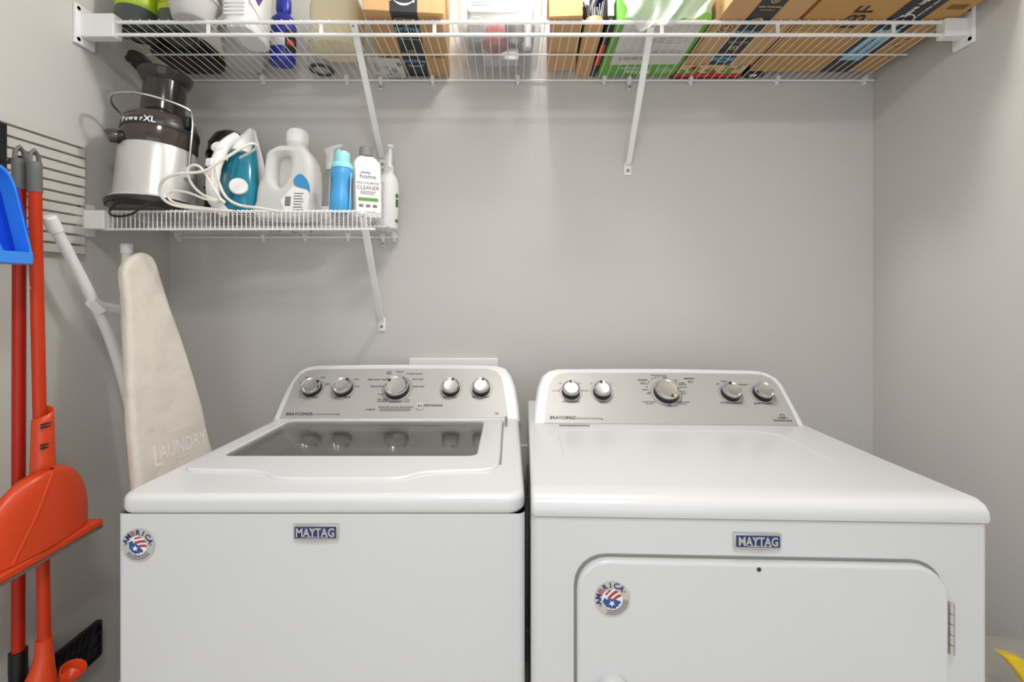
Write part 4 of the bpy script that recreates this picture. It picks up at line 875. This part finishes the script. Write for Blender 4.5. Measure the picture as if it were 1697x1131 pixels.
MB().tube([(-1.02, .778, 1.505), (-1.02, .778, 1.56), (-1.02, .778, 1.62)], [.016, .013, .014], 12, flat=.6).build('pan_handle', 'blue', bp)
# ironing board standing on its tail, leaning to the left wall
ib = thing('ironing_board', 'folded ironing board with a beige LAUNDRY cover standing beside the washer', 'ironing board', (-.95, 1.2, 0))
A = Vector((-.908, 1.075, .83)); dd = Vector((.24, .97, 0)).normalized(); N_ = Vector((-.965, 1.19, 1.357))
upv = (N_-A); upv = (upv-dd*upv.dot(dd)).normalized()
FI = frame(A, dd, upv)
lf = trace(FI, [(225, 795), (218, 720), (214, 640), (212, 560), (209, 500), (205, 462), (206, 442), (217, 427), (236, 418)]); rt = trace(FI, [(252, 424), (262, 440), (271, 470), (284, 510), (302, 560), (322, 622), (338, 680), (350, 735)])
wid = rt[-1][0]-lf[0][0]
ol = [(lf[0][0]-.02, -.80), (lf[0][0]-.012, -.5), (lf[0][0]-.006, -.2)]+lf+rt+[(rt[-1][0]+.03, -.16), (rt[-1][0]+.05, -.45), (rt[-1][0]+.04, -.80)]
olc = [tuple(p) for p in catmull(ol, 4)]
bo = MB().shape([olc], .030, .012, FI @ T((0, 0, -.012)), res=5).build('padded_cover', 'fabric', ib)
def pl(px, py):
    (x, y), = trace(FI, [(px, py)]); return x, y
x0, y0 = pl(254, 757); x1, y1 = pl(342, 721)
fx = FI @ T(((x0+x1)/2, (y0+y1)/2, .0038))
tx = MB().text('AUNDRY', .052, FI @ T(((pl(303, 738)[0]), pl(303, 738)[1], .0038)), sx=.62).text('L', .078, FI @ T((pl(259, 755)[0], pl(259, 755)[1]-.004, .0038)), sx=.62)
xa, ya = pl(276, 717); xb, yb = pl(318, 702); tx.box(xa, xb, ya-.001, ya+.001, .0034, .0042, FI)
xa, ya = pl(294, 760); xb, yb = pl(336, 742); tx.box(xa, xb, ya-.001, ya+.001, .0034, .0042, FI)
tx.build('cover_lettering', 'linen_ink', bo, smooth=False)
lg = catmull([P(83, 364, 1.04), P(120, 432, 1.095), P(155, 500, 1.149), P(186, 572, 1.205), P(210, 655, 1.25), P(226, 735, 1.285), Vector((-1.06, 1.31, .5)), Vector((-1.04, 1.32, .15))], 6)
l1 = MB().tube(lg, .0118, 14).build('leg', 'tube', ib)
d_ = (Vector(lg[0])-Vector(lg[1])).normalized()
MB().tube([Vector(lg[0])-d_*.03, Vector(lg[0])+d_*.004, Vector(lg[0])+d_*.008], [.0145, .015, .012], 14).build('foot_cap', 'whitep', l1)
lg2 = catmull([P(210, 408, 1.262), P(208, 460, 1.255), P(207, 520, 1.25), P(211, 575, 1.25), P(222, 625, 1.255), Vector((-1.04, 1.29, .7)), Vector((-1.02, 1.31, .15))], 6)
l2 = MB().tube(lg2, .011, 14).build('leg', 'tube', ib)
MB().tube([Vector(lg2[0])+Vector((0, 0, -.022)), Vector(lg2[0])+Vector((0, 0, .004)), Vector(lg2[0])+Vector((0, 0, .007))], [.0145, .015, .012], 14).build('foot_cap', 'whitep', l2)
a_ = P(160, 505, 1.152); b_ = P(214, 516, 1.247)
MB().tube([a_, b_], .011, 4, flat=.6).build('leg_crossbar', 'tube', ib, smooth=False)
MB().tube([a_-Vector((.004, .012, -.012)), a_+Vector((.004, .012, -.018))], .0155, 4).build('crossbar_clamp', 'tube', ib, smooth=False)
# package at the right edge
pb = thing('plastic_package', 'clear plastic package with a yellow film top between the dryer and the wall', 'package', (.98, .82, 0))
MB().loft([[(.98+(x-.98)*k+.004*math.sin(9*z+3*x), .82+(y-.82)*k+.005*math.sin(13*x+4*z), z+(.02*math.sin(11*x) if z > .5 else 0)) for x, y in rrect(.80, 1.10, .745, .91, .05, 5)] for z, k in ((0, .95), (.02, 1), (.25, 1.02), (.45, 1.0), (.53, .96), (.56, .88), (.575, .7))]).build('film_wrap', 'film', pb)
for i in range(3):
    for k in range(2): MB().lathe([(.032, .002), (.034, .01), (.034, .36), (.015, .43), (.015, .45), (0, .45)], 18, T((.90+.075*i, .78+.08*k, 0))).build('bottle', ('frost', 'sky')[i % 2], pb)
yl = [(lambda q: (q.x, q.z))(P(x, y, .735)) for x, y in ((1652, 1080), (1672, 1083), (1689, 1089), (1699, 1099), (1712, 1125), (1716, 1150), (1706, 1152), (1694, 1131), (1683, 1114), (1671, 1100), (1661, 1088))]
MB().shape([yl], .016, .004, frame(Vector((0, .735, 0)), (1, 0, 0), (0, 0, 1))).build('yellow_film', 'yellow', pb)
MB().box(.884, .888, .72, .728, .50, .585).box(.884, .892, .72, .728, .582, .586).build('film_strip', 'label', pb)
# made-up ring of the added fill lamp, then the bulb's ceiling holder
lc, size = LAMPS[0][:2]
o = thing('ceiling_light', 'wide round white ring of an added fill light above the middle of the room', 'ceiling light', (lc[0], lc[1], ZC))
MB().lathe([(size/2+.004, ZC-.012), (size/2+.02, ZC-.012), (size/2+.025, ZC), (size/2+.004, ZC)], 36, T((lc[0], lc[1], 0))).build('fill_light_ring', 'whitep', o)
lc, size = LAMPS[1][:2]
o = thing('ceiling_light', 'bare bulb ceiling light in front of the long shelf', 'ceiling light', (lc[0], lc[1], ZC))
MB().lathe([(.02, lc[2]+.062), (.03, lc[2]+.07), (.05, ZC-.01), (.055, ZC)], 28, T((lc[0], lc[1], 0))).build('lamp_holder', 'whitep', o)
